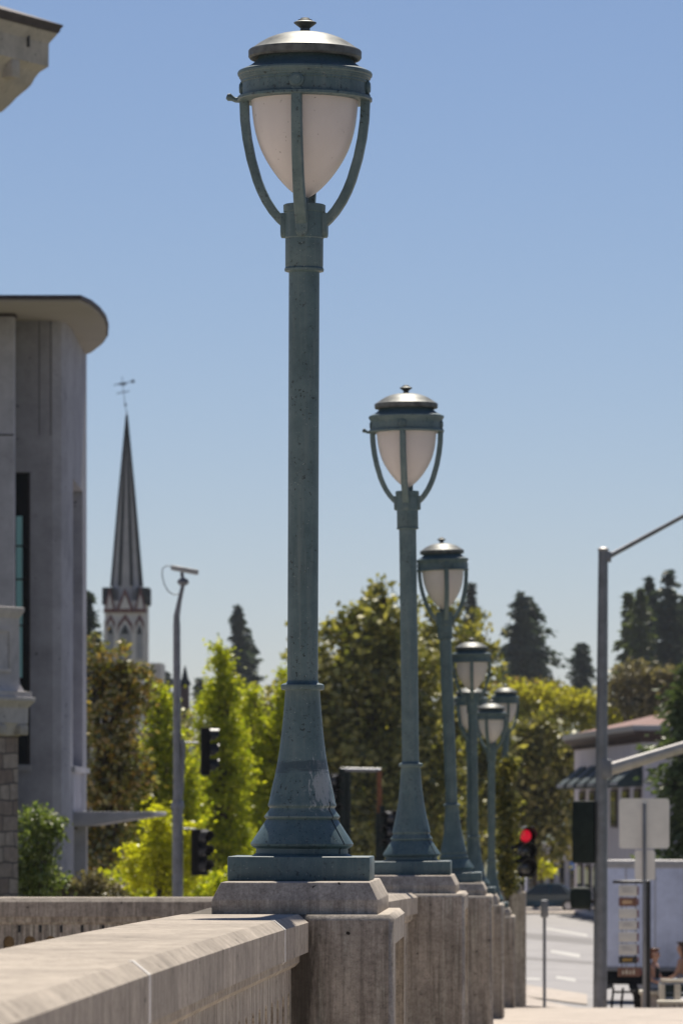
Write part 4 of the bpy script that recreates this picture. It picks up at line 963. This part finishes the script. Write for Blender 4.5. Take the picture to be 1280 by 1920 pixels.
# ------------------------------------------------------------------ trees
def leaf_mesh(name, C, size, mat, parent, up=0., aspect=.55, droop=None):
    n = len(C); C = np.asarray(C)-np.array(parent.location)
    size = np.broadcast_to(np.asarray(size, dtype=float), (n,))*rng.uniform(.65, 1.35, n)
    a = rng.normal(size=(n, 3)); a[:, 2] *= .8
    if droop is not None: a = a*.45+droop
    a /= np.linalg.norm(a, axis=1)[:, None]
    b = rng.normal(size=(n, 3)); b[:, 2] += up; b = np.cross(a, b); b /= np.linalg.norm(b, axis=1)[:, None]+1e-9
    nn = np.cross(a, b); h = size[:, None]/2
    bend = nn*h*rng.uniform(-.25, .25, (n, 1))
    v = np.stack([C-a*h, C+b*h*aspect+bend, C+a*h, C-b*h*aspect+bend], 1).reshape(-1, 3)
    me = bpy.data.meshes.new(name); me.vertices.add(4*n); me.vertices.foreach_set('co', v.astype(np.float32).ravel())
    me.loops.add(4*n); me.loops.foreach_set('vertex_index', np.arange(4*n, dtype=np.int32))
    me.polygons.add(n); me.polygons.foreach_set('loop_start', np.arange(0, 4*n, 4, dtype=np.int32)); me.polygons.foreach_set('loop_total', np.full(n, 4, dtype=np.int32))
    me.update(); me.validate(); me.materials.append(mat)
    o = bpy.data.objects.new(name, me); COL.objects.link(o); o.parent = parent
    return o
def trunk(parent, base, top, r, limbs, mat):
    m = MB(); base, top = Vector(base), Vector(top)
    k = 6; pts = [base.lerp(top, i/k)+Vector((random.uniform(-1, 1), random.uniform(-1, 1), 0))*r*.5*(i > 0) for i in range(k+1)]
    m.tube(pts, [r*lerp(1.15, .25, (i/k)**.8) for i in range(k+1)], 9)
    for L in limbs:
        L = Vector(L); f = random.uniform(.25, .75); s = base.lerp(top, f)
        if L.z < s.z+.2: s.z = max(base.z+.3, L.z-random.uniform(.3, 1.2))
        mid = s.lerp(L, .5)+Vector((random.uniform(-1, 1), random.uniform(-1, 1), random.uniform(0, 1)))*r
        m.tube([s, mid, L], [r*.36, r*.22, r*.07], 6, False)
    m.build('trunk', mat, parent)
def broad(name, label, d, lobes, mat, leaf=.3, dens=1., base=None, group=None, clump=.6, per=22, depth=1., rt=None, up=0., name_cat='tree', fill=.4, aspect=.55, droop=None):
    """lobes: (px, py, rx, ry) in photograph pixels, taken at distance d"""
    s = d/F; bx = base if base else sum(l[0] for l in lobes)/len(lobes)
    b = P(bx, 0, d); g = gz(d)-.18
    t = thing(name, (b.x, d, g), label, name_cat, group)
    pts = []; limbs = []
    for (px, py, rx, ry) in lobes:
        c = np.array(P(px, py, d)); R3 = np.array([rx*s, rx*s*depth, ry*s])
        vol = R3[0]*R3[1]*R3[2]; nc = max(5, int(dens*11.0*(vol**(2/3))/(clump**2)))
        u = rng.normal(size=(nc, 3)); u /= np.linalg.norm(u, axis=1)[:, None]
        rad = np.where(rng.random(nc) < fill, rng.uniform(.2, .8, nc), rng.uniform(.72, 1.04, nc))
        cc = c+u*rad[:, None]*R3
        cl = clump*rng.uniform(.6, 1.35, nc)
        k = rng.normal(size=(nc, per, 3))*.42; k[:, :, 2] *= .75
        q = (cc[:, None, :]+k*cl[:, None, None]).reshape(-1, 3)
        pts.append(q)
        for i in range(0, nc, max(1, nc//6)): limbs.append(cc[i])
    pts = np.concatenate(pts); pts = pts[pts[:, 2] > g+.15]
    top = min(lobes, key=lambda l: l[1]); tp = P(top[0], top[1], d)
    H = tp.z-g; r = rt or max(.05, H*.018)
    trunk(t, (b.x, d, g-.1), tuple(tp), r, limbs[:40], M['bark'])
    leaf_mesh('crown', pts, leaf, mat, t, up, aspect, droop)
    return t
def conifer(name, label, d, px, ytop, ybase, wpx, mat, group=None, n=46, leaf=.5, taper=.8, droop=-.25, gap=.25, tops=None, dens=1.):
    s = d/F; b = P(px, 0, d); g = -3.8; zt = P(0, ytop, d).z; wpx *= 1.22 if name == 'conifer' else 1; zb = P(0, ybase, d).z; zb = max(zb, g+1)
    t = thing(name, (b.x, d, g), label, 'conifer', group)
    H = zt-zb; pts = []; dirs = []; limbs = MB(); Wm = wpx*s/2
    limbs.tube([(b.x, d, g), (b.x, d, zb), (b.x, d, zt)], [H*.022+.1, H*.02+.08, .04], 8)
    for i in range(n):
        f = (i+random.random())/n; z = zt-H*f
        Wb = Wm*(f**taper)*(1 if random.random() > gap else .6)
        for q in range(random.randint(3, 5)):
            a = random.uniform(0, 2*math.pi); R_ = Wb*random.uniform(.35, 1.35)+.12; dr = droop*random.uniform(.4, 1.4)
            e = Vector((b.x+R_*math.cos(a), d+R_*math.sin(a), z+R_*dr)); o0 = Vector((b.x, d, z))
            if q == 0: limbs.tube([o0, e], [.05+.012*R_, .02], 5, False)
            k = max(4, int(dens*(7+R_*5)))
            for _ in range(k):
                w = random.uniform(.12, 1.03); p = o0.lerp(e, w); j = .08*R_+.14
                pts.append((p.x+random.gauss(0, j), p.y+random.gauss(0, j), p.z+random.gauss(-.08, j*.55))); dirs.append((math.cos(a), math.sin(a), dr-.15))
    limbs.build('trunk', M['bark'], t)
    leaf_mesh('crown', np.array(pts), leaf, mat, t, 0., .42, np.array(dirs))
    return t
G = {}
G['olive'] = leafmat('olive leaves', [(.06, .068, .014), (.20, .20, .042), (.50, .43, .11), (.09, .10, .024), (.33, .29, .07)], .32, .05, .45)
G['lime'] = leafmat('lime leaves', [(.36, .36, .014), (.48, .46, .02), (.55, .50, .03), (.38, .38, .018)], .60, .03)
G['lime2'] = leafmat('green lime leaves', [(.20, .24, .014), (.37, .385, .02), (.52, .48, .03)], .60, .03)
G['bronze'] = leafmat('bronze evergreen leaves', [(.09, .10, .018), (.20, .19, .03), (.45, .26, .04), (.10, .11, .022), (.34, .28, .045)], .34, .10, .36)
G['green'] = leafmat('mid green leaves', [(.08, .12, .03), (.16, .20, .055), (.25, .28, .09)], .45, .05, .45)
G['yellow'] = leafmat('yellow green leaves', [(.28, .265, .03), (.40, .355, .04), (.47, .40, .05)], .45, .02)
G['conifer'] = leafmat('conifer needles', [(.038, .054, .050), (.062, .085, .072), (.085, .11, .085)], .25, .03)
G['olive_dk'] = leafmat('dark olive leaves', [(.045, .052, .012), (.14, .14, .03), (.36, .31, .08), (.07, .078, .02), (.23, .20, .05)], .30, .05, .45)
G['shade'] = leafmat('shaded dark leaves', [(.03, .036, .010), (.06, .062, .018), (.10, .095, .03)], .3, .03, .5)
G['conifer2'] = leafmat('sunlit conifer needles', [(.06, .075, .032), (.09, .11, .042), (.12, .14, .06)], .35, .03)
G['cedar'] = leafmat('cedar foliage', [(.05, .075, .03), (.085, .115, .045), (.14, .17, .07)], .35, .02)
G['dusty'] = leafmat('dusty bronze leaves', [(.12, .10, .055), (.22, .18, .10), (.32, .26, .15), (.09, .08, .045)], .3, .06, .45)

# big dark olive tree behind the lamps
broad('street_tree', 'big dark olive tree with a pointed top behind the second lamp', 250, [(722, 1120, 22, 62), (705, 1185, 50, 75), (655, 1195, 38, 60), (740, 1240, 70, 95), (690, 1290, 95, 100), (625, 1245, 42, 85), (590, 1300, 45, 110), (640, 1390, 80, 100), (720, 1400, 110, 130), (610, 1450, 70, 110), (700, 1530, 120, 110), (800, 1480, 80, 140), (790, 1330, 70, 140)], G['olive'], leaf=.44, dens=.85, clump=1.15, per=44, base=705)
broad('street_tree', 'olive tree right of the big pointed one, behind the third and fourth lamps', 262, [(880, 1200, 32, 55), (850, 1260, 62, 90), (900, 1270, 35, 80), (870, 1380, 70, 120), (850, 1500, 75, 130), (925, 1480, 40, 130), (815, 1180, 40, 60)], G['olive'], leaf=.44, dens=.85, clump=1.15, per=44, base=865)
broad('street_tree', 'rounded olive tree above the red traffic light, right of the lamps', 285, [(1000, 1378, 40, 45), (1035, 1400, 42, 50), (965, 1410, 40, 60), (1000, 1460, 65, 70), (1040, 1480, 38, 70), (975, 1540, 55, 75), (1040, 1560, 45, 60), (940, 1540, 40, 80), (1065, 1420, 16, 30)], G['olive_dk'], leaf=.44, dens=.85, clump=1.1, per=44, base=1005)
broad('slender_tree', 'slender dark sapling hiding the post of the rightmost far lamp', 104.3, [(953, 1438, 18, 34), (945, 1490, 14, 40), (955, 1545, 17, 44), (946, 1600, 15, 38), (953, 1645, 16, 30)], G['olive_dk'], leaf=.11, dens=1.1, clump=.16, per=26, base=949, rt=.02)
# yellow green columnar trees on the left
COLG = 'yellow green columnar trees on the far bank'
broad('columnar_tree', 'tallest yellow green columnar tree, its tip below the dark twin conifer', 165, [(412, 1235, 17, 40), (415, 1290, 32, 60), (405, 1360, 40, 80), (425, 1440, 48, 90), (408, 1540, 52, 100), (430, 1620, 55, 80)], G['lime2'], leaf=.135, dens=1.35, clump=.34, per=34, group=COLG, base=412)
broad('columnar_tree', 'lower yellow green columnar tree just left of the nearest lamp base', 172, [(470, 1320, 18, 40), (478, 1390, 36, 70), (500, 1470, 45, 90), (485, 1570, 55, 100), (525, 1370, 24, 75), (540, 1300, 20, 55)], G['lime2'], leaf=.135, dens=1.35, clump=.34, per=34, group=COLG, base=490)
broad('columnar_tree', 'yellow green tree left of the grey camera mast, in front of the bronze tree', 160, [(300, 1320, 26, 40), (310, 1390, 38, 70), (280, 1450, 50, 80), (330, 1470, 40, 100), (300, 1560, 60, 100), (245, 1480, 38, 60), (225, 1560, 34, 70), (350, 1560, 40, 100)], G['lime2'], leaf=.135, dens=1.35, clump=.34, per=34, group=COLG, base=300)
broad('bright_shrub', 'bright yellow shrub at the foot of the grey camera mast', 126, [(300, 1560, 34, 50), (275, 1620, 45, 55), (325, 1620, 40, 60), (355, 1600, 22, 60)], G['lime'], leaf=.12, dens=1.1, clump=.24, per=24, base=300, name_cat='shrub')
broad('bronze_tree', 'glossy bronze evergreen tree beside the grey building, in front of the church', 142, [(180, 1235, 22, 60), (215, 1270, 40, 70), (250, 1300, 34, 60), (200, 1360, 55, 90), (235, 1440, 55, 80), (190, 1500, 40, 100), (205, 1590, 50, 70), (275, 1275, 14, 30), (172, 1590, 30, 70)], G['bronze'], leaf=.20, dens=.95, clump=.36, per=20, base=205)
broad('shrub', 'green leafy shrub against the foot of the grey building', 92, [(70, 1540, 42, 34), (105, 1555, 26, 26), (60, 1590, 42, 50), (75, 1645, 50, 40), (50, 1640, 40, 45)], G['green'], leaf=.095, dens=1.0, clump=.2, per=20, base=65, name_cat='shrub')
broad('low_bush', 'low dull green bush behind the left parapet', 100, [(120, 1665, 40, 28), (165, 1660, 36, 30), (200, 1670, 36, 26)], G['dusty'], leaf=.09, dens=1.1, clump=.18, per=20, base=160, name_cat='bush')
HG = 'low hedges behind the left parapet'
for lab, x0, mt in (('lime hedge left of the camera mast foot', 250, 'lime2'), ('lime hedge right of the camera mast foot', 395, 'lime2'), ('lime hedge behind the nearest lamp base', 500, 'lime2')):
    broad('hedge', lab, 134, [(x0-35, 1672, 48, 42), (x0+35, 1668, 48, 46), (x0, 1690, 80, 40)], G[mt], leaf=.13, dens=1.1, clump=.3, per=22, group=HG, base=x0, name_cat='hedge')
# background trees closing the gaps
BG = 'dark trees in the background'
for i, (x0, lab) in enumerate(((420, 'dark background tree behind the columnar trees'), (560, 'dark background tree left of the big olive tree'), (760, 'dark background tree low behind the second lamp'), (900, 'dark background tree low behind the fourth lamp'))):
    broad('background_tree', lab, 330+6*i, [(x0-50, 1430, 70, 90), (x0+50, 1420, 70, 95), (x0, 1530, 110, 110), (x0+20, 1350 if i < 1 else 1390, 60, 60)], G['olive'], leaf=.5, dens=.8, clump=1.2, per=18, group=BG, base=x0)
broad('background_tree', 'olive leafy tree between the columnar trees and the nearest lamp post', 300, [(520, 1315, 40, 35), (560, 1290, 38, 45), (490, 1340, 40, 45), (540, 1390, 70, 70)], G['olive'], leaf=.36, dens=1., clump=.9, per=20, group=BG, base=530)
broad('yellow_tree', 'wide yellow green tree crown above the white building roof', 400, [(1000, 1312, 50, 30), (1060, 1322, 60, 32), (1120, 1326, 55, 32), (1170, 1342, 42, 22), (960, 1305, 40, 22), (1030, 1340, 70, 30), (1130, 1345, 80, 24), (1225, 1352, 22, 12)], G['yellow'], leaf=.42, dens=1.3, clump=.95, per=22, base=1070)
broad('rust_tree', 'low rusty green treetop just left of the yellow crown', 430, [(1000, 1288, 45, 14), (950, 1288, 32, 14), (1020, 1300, 40, 16)], G['bronze'], leaf=.45, dens=1.2, clump=.9, per=22, base=985)
broad('dusty_tree', 'dusty brown tree below the tall conifers at the right', 350, [(1190, 1275, 45, 34), (1230, 1280, 40, 36), (1170, 1300, 28, 30), (1210, 1320, 45, 34), (1260, 1290, 34, 40)], G['dusty'], leaf=.42, dens=1.2, clump=.9, per=22, base=1205)
CON = 'dark conifers on the skyline'
conifer('conifer', 'dark twin topped conifer left of the nearest lamp post', 800, 445, 1134, 1330, 56, G['conifer'], CON, 40, 1.1, .55)
conifer('conifer', 'shorter dark conifer leaning against the twin topped one', 806, 466, 1182, 1330, 44, G['conifer'], CON, 28, 1.1, .5)
conifer('conifer', 'broad dark conifer standing alone right of the lamps', 760, 976, 1112, 1275, 84, G['conifer'], CON, 36, 1.15, .5, gap=.35)
conifer('conifer', 'second spire of the broad lone conifer', 764, 992, 1118, 1275, 92, G['conifer'], CON, 36, 1.15, .6, gap=.35)
conifer('conifer', 'small dark conifer just left of the thick grey pole', 780, 1090, 1204, 1300, 54, G['conifer'], CON, 24, 1.0, .5)
conifer('conifer', 'leftmost conifer of the tall right hand clump', 700, 1177, 1112, 1290, 50, G['conifer2'], CON, 38, 1.0, .5)
conifer('conifer', 'second conifer of the tall right hand clump, sunlit olive', 690, 1200, 1105, 1290, 64, G['conifer2'], CON, 38, 1.0, .6)
conifer('conifer', 'third conifer of the tall right hand clump, narrow top', 705, 1216, 1083, 1290, 54, G['conifer'], CON, 40, 1.0, .5)
conifer('conifer', 'tallest conifer of the right hand clump', 695, 1253, 1068, 1290, 84, G['conifer'], CON, 44, 1.1, .55)
conifer('conifer', 'conifer at the right edge behind the tallest one', 715, 1282, 1120, 1290, 70, G['conifer'], CON, 36, 1.1, .5)
conifer('conifer', 'conifer half hidden behind the third lamp', 760, 882, 1092, 1290, 56, G['conifer'], CON, 36, 1.1, .55)
conifer('conifer', 'conifer between the grey building and the church', 420, 163, 1108, 1330, 60, G['conifer'], CON, 40, .7, .6)
conifer('cedar', 'green layered cedar with spreading boughs at the right edge', 200, 1300, 1235, 1700, 250, G['cedar'], None, 60, .36, .45, droop=-.10, gap=.4, dens=3.4)
for i, (x, y, w) in enumerate(((310, 1258, 36), (378, 1272, 30), (396, 1280, 26))):
    conifer('conifer', ['tiny far conifer right of the church', 'tiny far conifer right of the brick turret', 'smallest far conifer by the tallest columnar tree'][i], 880, x, y, 1330, w, G['conifer'], CON, 16, 1.2, .4)
broad('street_tree', 'small sunny leafed tree over the blue car', 320, [(1012, 1622, 15, 14), (1025, 1634, 14, 8), (1003, 1636, 10, 10)], G['lime'], leaf=.3, dens=1.2, clump=.5, per=18, base=1014)

# ------------------------------------------------------------------ thin summer haze
hz = MB().box2((-420, -14, -8.5), (420, 1420, 75))
hm = bpy.data.materials.new('haze'); hm.use_nodes = True; ht = hm.node_tree; ht.nodes.clear()
ho = ht.nodes.new('ShaderNodeOutputMaterial'); hv = ht.nodes.new('ShaderNodeVolumePrincipled')
hv.inputs['Color'].default_value = (.86, .92, 1, 1); hv.inputs['Density'].default_value = .00006; hv.inputs['Anisotropy'].default_value = .1
ht.links.new(hv.outputs[0], ho.inputs['Volume'])
tag(hz.build('haze', hm), kind='stuff')
